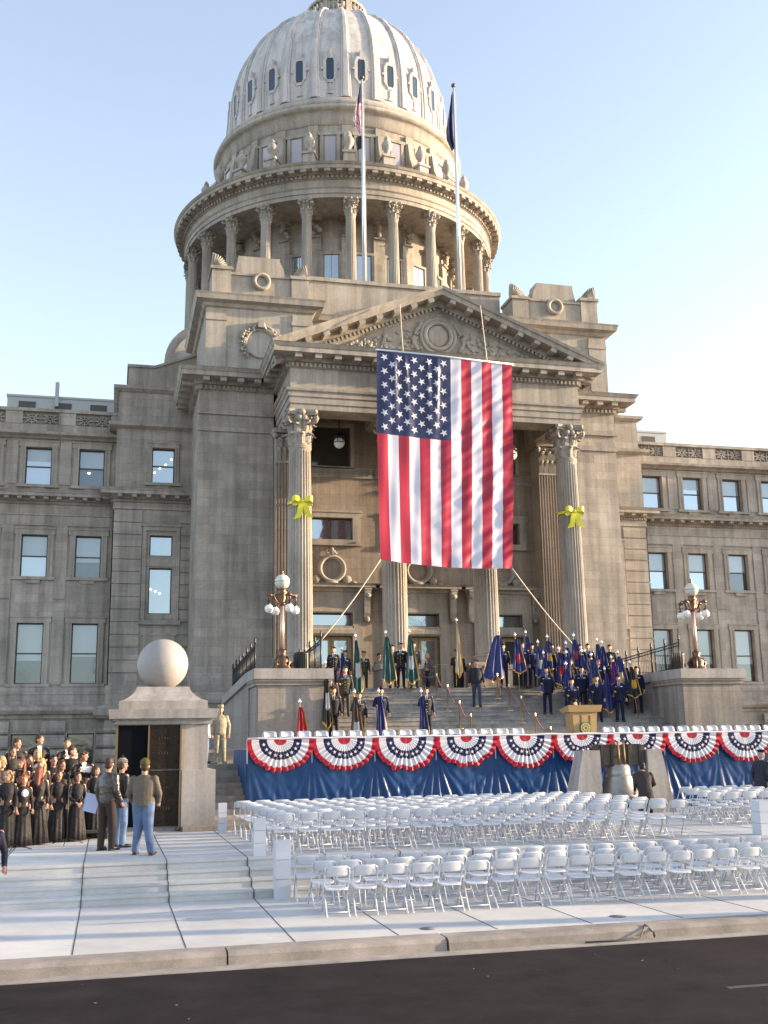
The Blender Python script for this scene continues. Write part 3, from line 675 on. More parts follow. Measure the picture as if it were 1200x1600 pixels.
# ---- entablature, pediment
EX0,EX1=7.08,2*CX-7.08
m=MB(); m.box(EX0+.02,EX1-.02,YE+.02,45.6,16.24,18.15); m.box(EX0+.02,EX0+1.1,45.6,YR,16.24,18.15); m.box(EX1-1.1,EX1-.02,45.6,YR,16.24,18.15)
ep=[(EX0,YP+.2),(EX0,YE),(EX1,YE),(EX1,YP+.2)]
sweep(m,ep,[(.0,16.24),(0,16.5),(.05,16.5),(.05,16.8),(.1,16.8),(.1,17.0),(.18,17.05),(.2,17.15),(.04,17.17),(.0,17.2),(0,18.15)])
m.build('entablature',CARVED,cap)
m=MB(); zt=cornice(m,ep,18.1,.95,.22)
m.build('portico_cornice',CARVED,cap)
# tympanum + raking cornices
AX=22.12; LX=EX0-.95; zr0=zt-.02
m=MB(); m.prism([(EX0,zt-.1),(CX,AX-.75),(EX1,zt-.1)],YE,YE+.4)
random.seed(11)
for k in range(150):   # foliage relief
    u=random.uniform(-1,1); x=CX+u*4.3; h=(1-abs(x-CX)/6.7)*2.2
    z=zt+.15+random.uniform(0,max(.05,h-.6)); 
    if (x-CX)**2+(z-20.05)**2<.75: continue
    m.ell((x,YE-.02,z),(random.uniform(.08,.2),.07,random.uniform(.05,.11)),7,5,M=Matrix.Rotation(random.uniform(0,3),3,'Y'))
for r0,y in ((.8,.10),(.62,.16)):
    rs=[[(CX+r*math.cos(2*PI*k/32),YE-yy,20.05+r*1.05*math.sin(2*PI*k/32)) for k in range(32)] for r,yy in((r0+.08,0),(r0+.08,y),(r0-.02,y+.04),(r0-.1,y-.02),(r0-.12,0))]
    m.rings(rs,0,True,False)
m.ell((CX,YE-.05,20.05),(.5,.1,.52),16,8)
for sx in(-1,1):
    m.tube([(CX+sx*(.95+.25*math.sin(t*.5)),YE-.08,19.3+t*.17) for t in range(9)],.09,6)
m.build('tympanum',CARVED,cap)
sl=math.atan2(AX-zr0,CX-LX)
def rake(side):
    m=MB(); L=math.hypot(AX-zr0,CX-LX); yb=YE
    def P(t,n,o): # t along the slope, n below it, o outward
        x=LX+math.cos(sl)*t+math.sin(sl)*n; z=zr0+math.sin(sl)*t-math.cos(sl)*n
        return (x,YE-o,z)
    prof=[(0,-6.0),(0,1.02),(.12,.98),(.16,.90),(.34,.86),(.34,.24),(.62,.24),(.62,.12),(.8,.10),(.86,0)]
    rs=[]
    for s_ in(0,1):
        ring=[]
        for n,o in prof:
            if s_==0: ring.append(P(n*math.tan(sl)*-1+ .0 if False else 0,n,o))
            else: # mitre at the centre plane
                t=(CX-LX-math.sin(sl)*n)/math.cos(sl); ring.append(P(t,n,o))
        rs.append(ring)
    m.rings(rs,0,False,False,False)
    m.add([tuple(p) for p in rs[0]],[tuple(range(len(prof)))[::-1]])
    t=.7
    while t<L-.3:
        c=P(t,.44,.55); m.obox(c,(math.cos(sl)*.14,0,math.sin(sl)*.14),(0,.29,0),(-math.sin(sl)*.09,0,math.cos(sl)*.09)); t+=.86
    t=1.2
    while t<L-.1:
        c=P(t,.70,.22); m.obox(c,(math.cos(sl)*.055,0,math.sin(sl)*.055),(0,.055,0),(-math.sin(sl)*.08,0,math.cos(sl)*.08)); t+=.2
    return m
r_=rake(-1); r_.build('raking_cornice',CARVED,cap); mirr(r_).build('raking_cornice',CARVED,cap)
m=MB(); m.prism([(LX+.3,zt-.3),(LX+.3,zr0-.02),(CX,AX-.05),(2*CX-LX-.3,zr0-.02),(2*CX-LX-.3,zt-.3)],YE+.45,YP+1.5); m.build('portico_roof',mat('lead_roof',(.3,.29,.27),.7,var=.1),cap)
# ---- main mass behind
m=MB(); m.box(PX0+.3,2*CX-PX0-.3,YP+2.2,80,15,22.3); m.box(-.1,2*CX+.1,YB+3,85,0,19.4)
m.build('central_block',SANDSTONE,cap)
m=MB(); n=40  # transept vault gable
arc=[(4.6+2.4*math.cos(R_(180-a)),22.8+2.4*math.sin(R_(a))) for a in range(0,91,9)]
poly=[(2.2,18.5)]+arc+[(CX,25.2),(CX,18.5)]
m.prism(poly,57.8,72)
arc=[(4.6+2.0*math.cos(R_(180-a)),22.6+2.0*math.sin(R_(a))) for a in range(0,91,9)]
m.prism([(2.6,18.5)]+arc+[(CX,24.6),(CX,18.5)],57.5,57.8)
m.prism([(.3,19.5),(.3,21.2),(1.6,21.2),(3.95,22.1),(3.95,19.5)],54.5,57.4); m.prism([(.22,21.2),(.22,21.34),(1.6,21.34),(3.95,22.24),(3.95,22.1),(1.6,21.2)],54.42,57.4)
m.merge(mirr(m))
m.build('transept_vault',CARVED,cap)
# penthouses
PH=mat('painted_metal',(.42,.42,.41),.5)
for (a,b) in((-6.1,-.2),(31.4,33.7)):
    m=MB(); m.box(a,b,60,64,18,21.0); m.box(a-.05,b+.05,59.95,64,21.0,21.12)
    x=a+.6
    while x<b-.8: m.box(x,x+.9,59.97,60,20.1,20.75,1); x+=1.9
    m.build('roof_penthouse',[PH,SASH],cap)
MB().box(-3.6,-3.4,59.8,60.1,20.5,21.9).build('roof_vent',PH,cap)
# ---- drum and dome
DY=66.4; DC=(CX,DY,0)
m=MB(); m.lathe([(11.4,15),(11.4,20.5),(10.9,20.6),(10.9,24.0),(10.6,24.1),(10.6,24.8),(10.3,24.9),(7.2,24.9)],DC,96,0,False,False)
m.build('drum_base',SANDSTONE,cap)
m=MB(); NC=24
m.lathe([(7.35,24.8),(7.35,33.4)],DC,96,0,False,False)
for k in range(NC):
    a=-PI/2+R_(7.5)+2*PI*k/NC; d=Vector((math.cos(a),math.sin(a),0)); t=Vector((-math.sin(a),math.cos(a),0)); c=Vector(DC)
    m.obox(c+d*7.42+Vector((0,0,28.4)),t*.36,d*.14,(0,0,3.6)); m.obox(c+d*7.5+Vector((0,0,31.9)),t*.34,d*.2,(0,0,.05))
    for q in range(5): m.ell(c+d*7.66+t*random.uniform(-.32,.32)+Vector((0,0,32.1+.2*q)),(.2,.2,.16),7,5)
    m.obox(c+d*7.5+Vector((0,0,33.05)),t*.46,d*.3,(0,0,.08))
    a2=a+R_(7.5); d=Vector((math.cos(a2),math.sin(a2),0)); t=Vector((-math.sin(a2),math.cos(a2),0))
    for sx in(-1,1): m.obox(c+d*7.42+t*sx*.56+Vector((0,0,28.9)),t*.08,d*.1,(0,0,1.9))
    m.obox(c+d*7.42+Vector((0,0,30.85)),t*.66,d*.12,(0,0,.08))
m.build('drum_wall',SANDSTONE,cap)
def radial(mb_mesh,name,r,z,a,parent=cap):
    return part(mb_mesh,name,parent,Vector((CX+r*math.cos(a),DY+r*math.sin(a),z))-base0,a+PI/2)
dw=MB().box(-.46,.46,-.04,.02,-1.7,1.75).mesh('drum_window',SASHLT); dpn=MB().box(-.40,-.03,-.07,-.04,-1.64,1.69).box(.03,.40,-.07,-.04,-1.64,1.69).mesh('pane',GLASS)
dsh=shaft_mb(.335,.285,32.05-25.2,20,.09,5).mesh('drum_column',CARVED); dcp=capital_mb(.285,1.05).mesh('capital',CARVED); dbs=base_mb(.335,.3).mesh('column_base',CARVED)
for k in range(NC):
    a=-PI/2+R_(7.5)+2*PI*k/NC
    o=radial(dsh,'drum_column',9.8,25.2,a); part(dcp,'capital',o,(0,0,32.05-25.2)); part(dbs,'column_base',o,(0,0,-.3))
    w_=radial(dw,'drum_window',7.38,29.1,-PI/2+2*PI*k/NC); part(dpn,'pane',w_)
m=MB(); m.lathe([(7.3,33.12),(9.35,33.12),(10.1,33.1),(10.1,33.35),(10.16,33.36),(10.16,33.62),(10.24,33.7),(10.12,33.74),(10.1,34.2),(10.2,34.25),(10.2,34.42),(10.36,34.45),(10.36,34.6),(10.78,34.62),(10.78,34.82),(10.84,34.86),(10.92,34.98),(10.2,35.06),(9.2,35.1)],DC,144,0,False,False)
for k in range(240):
    a=2*PI*k/240; d=Vector((math.cos(a),math.sin(a),0)); t=Vector((-d.y,d.x,0)); m.obox(Vector(DC)+d*10.25+Vector((0,0,34.34)),t*.075,d*.06,(0,0,.07))
for k in range(96):
    a=2*PI*k/96; d=Vector((math.cos(a),math.sin(a),0)); t=Vector((-d.y,d.x,0)); m.obox(Vector(DC)+d*10.55+Vector((0,0,34.54)),t*.17,d*.2,(0,0,.085))
m.build('drum_cornice',CARVED,cap)
m=MB(); m.lathe([(9.6,35.05),(9.6,35.35),(8.6,35.45),(7.85,35.5),(7.85,39.15)],DC,96,0,False,False)
for k in range(NC):
    c=Vector(DC); a=-PI/2+R_(7.5)+2*PI*k/NC; d=Vector((math.cos(a),math.sin(a),0)); t=Vector((-d.y,d.x,0))
    m.obox(c+d*7.92+Vector((0,0,37.3)),t*.3,d*.1,(0,0,1.75))
    # scroll buttress
    poly=[(7.9,38.6),(8.1,38.5),(8.25,37.4),(8.6,36.5),(9.1,36.1),(9.4,35.9),(9.4,35.35),(7.9,35.35)]
    vs_=[c+d*r+t*s_*.2+Vector((0,0,z)) for s_ in(-1,1) for r,z in poly]; n=len(poly)
    m.add(vs_,[tuple(range(n)),tuple(range(2*n-1,n-1,-1))]+[(i,i+n,(i+1)%n+n,(i+1)%n) for i in range(n)])
    a=-PI/2+2*PI*k/NC; d=Vector((math.cos(a),math.sin(a),0)); t=Vector((-d.y,d.x,0))
    for sx in(-1,1): m.obox(c+d*7.9+t*sx*.52+Vector((0,0,37.45)),t*.1,d*.07,(0,0,1.15))
    m.obox(c+d*7.9+Vector((0,0,38.5)),t*.72,d*.09,(0,0,.1)); m.obox(c+d*7.9+Vector((0,0,36.45)),t*.62,d*.08,(0,0,.08))
m.build('upper_drum',CARVED,cap)
u2=MB().box(-.42,.42,-.05,.02,-.95,.95).mesh('upper_drum_window',CARVED); u2p=MB().box(-.32,.32,-.08,-.05,-.85,.85).mesh('pane',mat('amber_pane',(.40,.36,.36),.15,metal=.3))
um=MB(); um.lathe([(.0,0),(.3,0),(.3,.1),(.14,.2),(.12,.32),(.3,.6),(.33,.85),(.22,1.05),(.12,1.12),(.18,1.2),(.1,1.35),(.03,1.45),(.0,1.5)],n=14); um.box(-.34,.34,-.34,.34,-.9,0); um.box(-.42,.42,-.42,.42,-.15,0); um=um.mesh('urn',TERRA_T)
for k in range(NC):
    w_=radial(u2,'upper_drum_window',7.86,37.45,-PI/2+2*PI*k/NC); part(u2p,'pane',w_)
    radial(um,'urn',9.05,36.55,-PI/2+R_(7.5)+2*PI*k/NC)
m=MB(); m.lathe([(7.85,39.1),(7.98,39.15),(7.98,39.5),(8.05,39.55),(8.05,39.9),(8.2,39.95),(8.42,40.05),(8.42,40.25),(8.3,40.32)]+[(8.12+.16*math.cos(R_(a)),40.52+.2*math.sin(R_(a))) for a in range(-80,100,20)]+[(7.9,40.75),(7.9,40.95),(7.72,41.1),(7.5,41.3),(7.4,41.32)],DC,120,0,True,False)
m.build('dome_cornice',TERRA_T,cap)
DP=[(7.46,41.3),(7.45,42.13),(7.42,42.97),(7.36,43.8),(7.24,44.63),(7.07,45.47),(6.82,46.3),(6.48,47.13),(6.02,47.97),(5.41,48.8),(4.58,49.63),(3.36,50.47),(2.5,50.85),(2.1,50.98)]
_OLD=[(7.42,41.3),(7.46,42.2),(7.46,43.2),(7.40,44.3),(7.24,45.4),(6.95,46.6),(6.5,47.8),(5.95,48.9),(5.25,49.95),(4.45,50.85),(3.6,51.6),(2.75,52.15),(2.1,52.5)]
def dome_r(z):
    for (r0,z0),(r1,z1) in zip(DP[:-1],DP[1:]):
        if z0<=z<=z1: return r0+(r1-r0)*(z-z0)/(z1-z0)
    return DP[-1][0]
m=MB(); m.lathe(DP,DC,144,0,True,False); dome=m.build('dome',TERRA,cap)
# ribs
rb=MB()
for q,(w0,w1,h0) in enumerate(((.34,.10,.10),(.20,.06,.18))):
    L_=[];Rr=[];rs=[]
    for i,(r,z) in enumerate(DP):
        u=i/(len(DP)-1); w_=w0+(w1-w0)*u
        dn=Vector((DP[min(i+1,len(DP)-1)][1]-DP[max(i-1,0)][1],-(DP[min(i+1,len(DP)-1)][0]-DP[max(i-1,0)][0]))).normalized()
        o=Vector((r,z))+dn*h0; inn=Vector((r,z))-dn*.15
        rs.append([(-w_,-(inn.x),inn.y),(-w_,-(o.x)+.03,o.y),(-w_+.03,-o.x,o.y),(w_-.03,-o.x,o.y),(w_,-(o.x)+.03,o.y),(w_,-(inn.x),inn.y)])
    rb.rings(rs,0,True,True,False)
rbm=rb.mesh('rib',TERRA)
dwm=MB()
def eared(w_,h,t,y0,y1,mb,mi=0):
    # octagonal eared frame
    o=[(-w_,-h*.55),(-w_*.45,-h*.85),(-w_*.45,-h),(w_*.45,-h),(w_*.45,-h*.85),(w_,-h*.55),(w_,h*.6),(w_*.6,h),(-w_*.6,h),(-w_,h*.6)]
    i_=[(-.24,-.58),(-.18,-.73),(-.18,-.75),(.18,-.75),(.18,-.73),(.24,-.58),(.24,.58),(.18,.75),(-.18,.75),(-.24,.58)]
    n=len(o); v=[(p[0],y0,p[1]) for p in o]+[(p[0],y0,p[1]) for p in i_]+[(p[0],y1,p[1]) for p in o]+[(p[0],y1+.0,p[1]) for p in i_]
    fs=[]
    for k in range(n):
        q=(k+1)%n; fs+=[(k,q,n+q,n+k),(k,2*n+k,2*n+q,q),(n+k,n+q,3*n+q,3*n+k)]
    mb.add(v,fs,mi)
eared(.44,.95,0,-.06,.25,dwm); dwm.box(-.08,.08,-.05,.3,.96,1.45); dwm.box(-.06,.06,-.06,.2,-1.6,-1.0); dwm.box(-.16,.16,-.1,.2,-1.72,-1.6)
for sx in(-1,1): dwm.box(sx*.50-.06,sx*.50+.06,-.07,.2,.0,.13)
dwm=dwm.mesh('dome_window',TERRA); dpm=MB().box(-.235,.235,-.02,.05,-.72,.72).mesh('pane',mat('dome_pane',(.05,.065,.095),.12,metal=.2))
for k in range(NC):
    a=-PI/2+R_(7.5)+2*PI*k/NC; part(rbm,'rib',dome,Vector(DC)-base0,a+PI/2)
    a=-PI/2+2*PI*k/NC; o=part(dwm,'dome_window',dome,Vector((CX+7.46*math.cos(a),DY+7.46*math.sin(a),43.25))-base0,a+PI/2)
    part(dpm,'dome_pane',dome,Vector((CX+7.47*math.cos(a),DY+7.47*math.sin(a),43.25))-base0,a+PI/2)
# lantern
m=MB(); m.lathe([(2.3,50.85),(2.35,51.1),(2.2,51.2),(2.15,51.55),(1.2,51.6)],DC,48,0,False,False)
for k in range(40):
    a=2*PI*k/40; m.lathe([(.06,51.55),(.1,51.8),(.05,52.1),(.08,52.4)],(CX+2.0*math.cos(a),DY+2.0*math.sin(a),0),8)
for k in range(8):
    a=2*PI*k/8+.2; m.obox((CX+2.0*math.cos(a),DY+2.0*math.sin(a),51.97),(-.16*math.sin(a),.16*math.cos(a),0),(.12*math.cos(a),.12*math.sin(a),0),(0,0,.45))
m.lathe([(1.86,52.4),(2.12,52.4),(2.15,52.55),(1.86,52.58)],DC,48,0,False,False)
m.lathe([(1.35,51.5),(1.35,52.6),(1.2,52.8),(1.2,55.8),(1.5,55.9),(1.5,56.1),(1.2,56.3),(.8,57.2),(.3,57.8),(.15,58.4),(.25,58.7),(0.02,59.2)],DC,32)
for k in range(8):
    a=2*PI*k/8; m.lathe([(.14,52.6),(.12,55.8)],(CX+1.32*math.cos(a),DY+1.32*math.sin(a),0),10)
m.build('lantern',TERRA_T,cap)
# ================================================= CHEEK WALLS, LAMPS, RAILS
def cheek(side):
    X0,X1=4.67,7.25
    lab='granite cheek block left of the stair, behind the small red flag' if side<0 else 'granite cheek block right of the stair, sunlit on its front face'
    m=MB(); m.box(X0+.1,X1-.1,36.6,38.9,TZ,4.0); m.box(X0+.02,X1-.02,36.52,38.9,4.0,4.12); m.box(X0-.02,X1+.02,36.45,38.9,4.12,4.2)
    m.box(X0-.0,X1,36.5,38.9,TZ,TZ+.0+.12)
    c=MB(); c.box(X0-.06,X1+.06,36.4,38.95,4.2,4.55)
    # flanks running back to the building, coping falling slightly
    for a,b in((X0,X0+.55),(X1-.55,X1)):
        m.hexa([(a+.05,38.9,TZ),(b-.05,38.9,TZ),(b-.05,47.6,TZ),(a+.05,47.6,TZ),(a+.05,38.9,4.2),(b-.05,38.9,4.2),(b-.05,47.6,3.72),(a+.05,47.6,3.72)])
        c.hexa([(a-.06,38.95,4.2),(b+.06,38.95,4.2),(b+.06,47.7,3.72),(a-.06,47.7,3.72),(a-.06,38.95,4.55),(b+.06,38.95,4.55),(b+.06,47.7,4.07),(a-.06,47.7,4.07)])
    m.box(X0+.55,X1-.55,38.9,47.6,TZ,3.6)
    if side>0: m=mirr(m); c=mirr(c)
    x=(X0+X1)/2; x=x if side<0 else 2*CX-x
    r=empty('cheek_wall',(x,38,TZ),lab,'stone wall','cheek walls of the main stair')
    m.build('wall',GRANITE_B,r); c.build('coping',GRANITE,r)
cheek(-1); cheek(1)
# low wall and bench slab by the soldier
MB2=MB().box(2.25,4.3,35.1,35.9,1.5,1.82); o=MB2.box(2.2,4.35,35.05,35.95,1.82,1.92).build('stone_bench',GRANITE); tag(o,'low granite slab bench behind the camouflaged soldier','bench')
def lamp_post():
    r=empty('lamp_standard',(0,0,0))
    m=MB(); m.lathe([(.36,0),(.36,.1),(.3,.14),(.26,.26),(.3,.36),(.2,.5),(.13,.6),(.17,.7),(.1,.78)],n=20)
    for k in range(4):
        a=PI/4+PI/2*k; m.tube([(.2*math.cos(a),.2*math.sin(a),.5),(.32*math.cos(a),.32*math.sin(a),.3),(.26*math.cos(a),.26*math.sin(a),.16),(.36*math.cos(a),.36*math.sin(a),.03)],.05,6)
    m.build('base',BRONZE,r,True)
    m=MB(); m.lathe([(.085,.78),(.075,1.5),(.065,2.35)],n=16); m.build('pole',COPPERPOLE,r,True)
    m=MB(); m.lathe([(.065,2.3),(.12,2.38),(.09,2.45),(.16,2.6),(.1,2.7),(.2,2.78),(.12,2.84),(.17,2.9)],n=18)
    gl=[]
    for k in range(4):
        a=R_(20)+PI/2*k; c,s=math.cos(a),math.sin(a)
        m.tube([(0,0,2.4),(.2*c,.2*s,2.42),(.3*c,.3*s,2.56),(.34*c,.34*s,2.68),(.5*c,.5*s,2.66),(.56*c,.56*s,2.56),(.53*c,.53*s,2.42)],[.03,.03,.035,.035,.035,.03,.02],8)
        m.lathe([(.02,2.42),(.07,2.36),(.08,2.3)],(.53*c,.53*s,0),12); m.lathe([(.09,2.62),(.11,2.66),(.05,2.72),(.01,2.76)],(.5*c,.5*s,0),10)
    m.tube([(-.56,0,2.7),(.56,0,2.7)],.02,6); m.lathe([(.03,3.42),(.06,3.46),(.03,3.5),(.05,3.54),(.0,3.62)],n=10)
    m.lathe([(.266,3.15),(.272,3.17),(.266,3.19)],n=24)
    m.build('arms',BRONZE,r,True)
    for k in range(4):
        a=R_(20)+PI/2*k; g_=MB().ell((.53*math.cos(a),.53*math.sin(a),2.18),(.155,.155,.155),18,12); g_.build('globe',OPAL,r,True)
    MB().ell((0,0,3.17),(.27,.27,.27),24,16).build('large_globe',mat('opal_globe_large',(.62,.60,.52),.3,var=.06),r,True)
    return r
lp=lamp_post(); lp.location=(5.78,38.0,4.55); tag(lp,'bronze lamp standard with globes on the left cheek block','street lamp','lamp standards on the cheek blocks')
l2=copy_tree(lp); l2.location=(21.95,38.0,4.55); l2.rotation_euler.z=R_(12); l2['label']='bronze lamp standard with globes on the right cheek block'
def railing(pts,label):
    """pts: list of (x,y,zbase,h)"""
    r=empty('iron_railing',pts[0][:3],label,'railing','black iron railings beside the stair')
    m=MB(); P=[Vector(p[:3]) for p in pts]; H=[p[3] for p in pts]
    for (a,b,ha,hb) in zip(P[:-1],P[1:],H[:-1],H[1:]):
        d=b-a; L=d.length; n=int(L/.13)
        for k in range(n+1):
            p=a.lerp(b,k/n); h=ha+(hb-ha)*k/n; m.tube([p+Vector((0,0,.1)),p+Vector((0,0,h-.04))],.009,5)
        for f_ in(.12,.86,.97):
            m.tube([a+Vector((0,0,ha*f_)),b+Vector((0,0,hb*f_))],.02,6)
        n=int(L/.22)
        for k in range(n):
            p=a.lerp(b,(k+.5)/n); h=ha+(hb-ha)*(k+.5)/n; dd=d.normalized()
            m.tube([p+dd*.05*math.cos(q*PI/4)+Vector((0,0,h*.915+.05*math.sin(q*PI/4))) for q in range(9)],.006,4)
    m.build('bars',IRON,r)
    for a,b,ha,hb in zip(P[:-1],P[1:],H[:-1],H[1:]):
        L=(b-a).length; n=max(1,round(L/1.15))
        for k in range(n+1):
            if k==0 and a is not P[0]: continue
            p=a.lerp(b,k/n); h=ha+(hb-ha)*k/n
            q=MB(); q.tube([p,p+Vector((0,0,h+.05))],.03,8); q.lathe([(.03,h+.05),(.05,h+.09),(.03,h+.13),(.045,h+.18),(.0,h+.3)],p,8); q.build('post',IRON,r)
railing([(6.98,37.0,4.55,1.05),(6.98,41.4,4.31,1.05),(6.98,46.5,4.03,1.05)],'black iron railing on the inner flank of the left cheek wall')
railing([(4.98,39.2,4.53,1.05),(4.98,46.5,4.13,1.05)],'black iron railing on the outer flank of the left cheek wall')
railing([(20.68,37.0,4.55,1.05),(20.68,41.4,4.31,1.05),(20.68,46.5,4.03,1.05)],'black iron railing on the inner flank of the right cheek wall')
def bin_(loc,label):
    r=empty('litter_bin',loc,label,'litter bin','dark litter bins on the cheek blocks')
    m=MB(); rs=[]
    m.lathe([(.23,0),(.25,.05),(.27,.62),(.28,.66),(.22,.7),(.2,.66)],n=20)
    for k in range(20): a=2*PI*k/20; m.obox((.265*math.cos(a),.265*math.sin(a),.34),(-.02*math.sin(a),.02*math.cos(a),0),(.012*math.cos(a),.012*math.sin(a),0),(0,0,.27))
    m.build('bin_body',IRON,r,True)
bin_((6.55,38.3,4.55),'dark litter bin on the left cheek block beside the railing'); bin_((21.15,38.0,4.55),'dark litter bin on the right cheek block beside the railing')
o=empty('globe_lamp',(12.35,47.3,4.13),'small cream globe lamp standing in front of the second column','lamp')
MB().lathe([(.2,0),(.2,.06),(.05,.12),(.04,3.2),(.08,3.25)],n=12).build('pole',IRON,o,True); MB().ell((0,0,3.42),(.3,.3,.2),16,10).build('globe',OPAL,o,True)
# ================================================= FLAGPOLES
def small_flag(w_,h,cloth_fn,r,loc=(0,0,0)):
    pass
FNAV=mat('navy_cloth',(.02,.025,.09),.6)
def pole_flag(x,zt,label,usa):
    r=empty('flagpole',(x,51,24.6),label,'flagpole','flagpoles on the roof')
    m=MB(); m.tube([(0,0,0),(0,0,(zt-24.6)*.5),(0,0,zt-24.6)],[.11,.085,.05],12); m.lathe([(.2,0),(.2,.2),(.12,.3)],n=12); m.build('pole',ALU,r,True)
    MB().ell((0,0,zt-24.6+.1),(.13,.13,.13),12,8).build('finial',mat('finial_dark',(.12,.09,.07),.3,metal=.7),r,True)
    # limp flag hanging in folds
    m=MB(); L=3.0 if usa else 3.6; nz=28; nw=12; z1=zt-24.6-.25; vs_=[]
    for i in range(nz+1):
        u=i/nz
        for j in range(nw+1):
            v=j/nw; wd=(.10+.32*min(1,u*1.6))*(1 if u<.8 else 1-.8*(u-.8)/.2*v)
            vs_.append((-.06-v*wd,.12*math.sin(v*11+u*3)*(0.3+u),z1-u*L-v*.35*(1-u)))
    mi=[]
    fs=[]
    for i in range(nz):
        for j in range(nw):
            a=i*(nw+1)+j; fs.append((a,a+1,a+nw+2,a+nw+1)); mi.append((2 if i<nz*.38 and j<8 else ((j+i//3)%2)) if usa else 3)
    m.add(vs_,fs,0,True); m.m=mi
    m.build('flag_cloth',[RED,WHT,BLU,FNAV],r,True)
    if usa:
        m=MB(); m.add([(-.05,.02,z1-L-.1),(-.42,-.05,z1-L-.35),(-.30,.06,z1-L-1.0),(-.06,0,z1-L-.9)],[(0,1,2,3)]); m.build('lower_flag',mat('black_cloth',(.012,.012,.015),.7),r,True)
    m=MB(); m.tube([(.13,0,.8),(.14,.02,6),(.1,0,zt-24.8)],.012,4); m.build('halyard',ROPE,r,True)
pole_flag(12.0,37.2,'left roof flagpole with a limp striped flag above a dark one',True)
pole_flag(17.2,37.45,'right roof flagpole with a limp navy state flag',False)
# ================================================= THE GREAT FLAG
FX0,FX1,FT,FBz=10.56,16.72,18.58,9.28; FYY=42.75
def cloth(u,v):   # u across 0..1, v down 0..1
    x0=FX0-.16*v; x1=FX1-.66*v+.12*math.sin(PI*v)
    x=x0+(x1-x0)*u; z=FT-.23*u-(FT-FBz-.02+.0*u)*v - .18*v*math.sin(PI*u)*.6-.0*u
    y=FYY-.75*v*v
    env=min(1,v*4)*.6+.4
    y+=env*(.018*math.sin(u*38+v*7)+.014*math.sin(u*23-v*16)+.008*math.sin(u*70+v*3)*(1-v*.4))
    y+=.026*math.sin(26*v+38*u)*max(0,u-.35)+.024*math.sin(75*v+34*u+2*math.sin(9*u))*max(0,u-.25)+.012*math.sin(130*v+50*u+3*math.sin(7*u+5*v))*max(0,u-.2)+.020*math.sin(60*v-26*u)*(max(0,.9-abs(u-.45)*2.2))*max(0,v-.35)
    y+=.018*math.sin(95*v+60*u)*max(0,u-.5)+.12*math.sin(PI*u)*v
    for c,dr,w_ in((.2,.10,.016),(.37,.03,.02),(.44,-.02,.018),(.12,.05,.02)): # gathers under the bar
        if v<.4: y-=.10*math.exp(-((u-c-dr*v)/w_)**2)*(1-v/.4)*min(1,v*14)
    return Vector((x,y,z))
flag=empty('hanging_flag',(CX,FYY,FT),'huge stars and stripes flag hung vertically in front of the pediment','flag')
def cloth_patch(u0,u1,v0,v1,nu,nv,mb,mi):
    vs_=[cloth(u0+(u1-u0)*i/nu,v0+(v1-v0)*j/nv) for j in range(nv+1) for i in range(nu+1)]
    fs=[(j*(nu+1)+i,j*(nu+1)+i+1,(j+1)*(nu+1)+i+1,(j+1)*(nu+1)+i) for j in range(nv) for i in range(nu)]
    mb.add(vs_,fs,mi,True)
VC=.405; SAT_R=mat('satin_red',(.33,.007,.024),.34); SAT_W=mat('satin_white',(.58,.55,.61),.34); SAT_B=mat('satin_blue',(.010,.014,.065),.4)
for k in range(13):
    m=MB(); 
    if k<7: cloth_patch(k/13,(k+1)/13,VC,1,14,200,m,0)
    else: cloth_patch(k/13,(k+1)/13,0,1,14,320,m,0)
    m.build('stripe',[SAT_R if k%2==0 else SAT_W],flag,recalc=False)
m=MB(); cloth_patch(0,7/13,0,VC,110,130,m,0); m.build('canton',[SAT_B],flag,recalc=False)
m=MB()
for c in range(9):
    rows=6 if c%2==0 else 5
    for q in range(rows):
        u=(c+1)/10*7/13; v=VC*((q*2+1)+(0 if c%2==0 else 1))/12
        ctr=cloth(u,v); R=.18; pts=[]
        for s_ in range(10):
            a=PI/2+s_*PI/5+.5; rr=R if s_%2==0 else R*.40; du=rr*math.cos(a)/6.1; dv=-rr*math.sin(a)/9.25
            p=cloth(u+du,v+dv); pts.append(p+Vector((0,-.035,0)))
        b=len(m.v); m.add([ctr+Vector((0,-.035,0))]+pts,[(0,1+i,1+(i+1)%10) for i in range(10)],0,False)
m.build('stars',[SAT_W],flag,recalc=False)
MB().tube([cloth(-.01,0),cloth(.5,0)+Vector((0,0,.02)),cloth(1.01,0)],.05,8).build('top_bar',ALU,flag)
def rope(pts,name,label,cat='rope',g='ropes holding the great flag',r=.022,sag=0,m=ROPE):
    a,b=Vector(pts[0]),Vector(pts[-1]); P=[a.lerp(b,t/14)-Vector((0,0,sag*math.sin(PI*t/14))) for t in range(15)]
    o=MB().tube(P,r,5).build(name,m); tag(o,label,cat,g); return o
rope([cloth(.19,0),(11.75,43.2,20.95)],'rope','rope from the left part of the flag bar up to the pediment')
rope([cloth(.81,0),(15.5,43.2,21.2)],'rope','rope from the right part of the flag bar up to the pediment')
rope([cloth(0,1),(7.75,41.2,5.9)],'rope','rope from the bottom left flag corner down to the left railing',sag=.12,r=.028)
rope([cloth(1,1),(18.9,42.0,5.6)],'rope','rope from the bottom right flag corner down into the colour guard',sag=.12,r=.028)
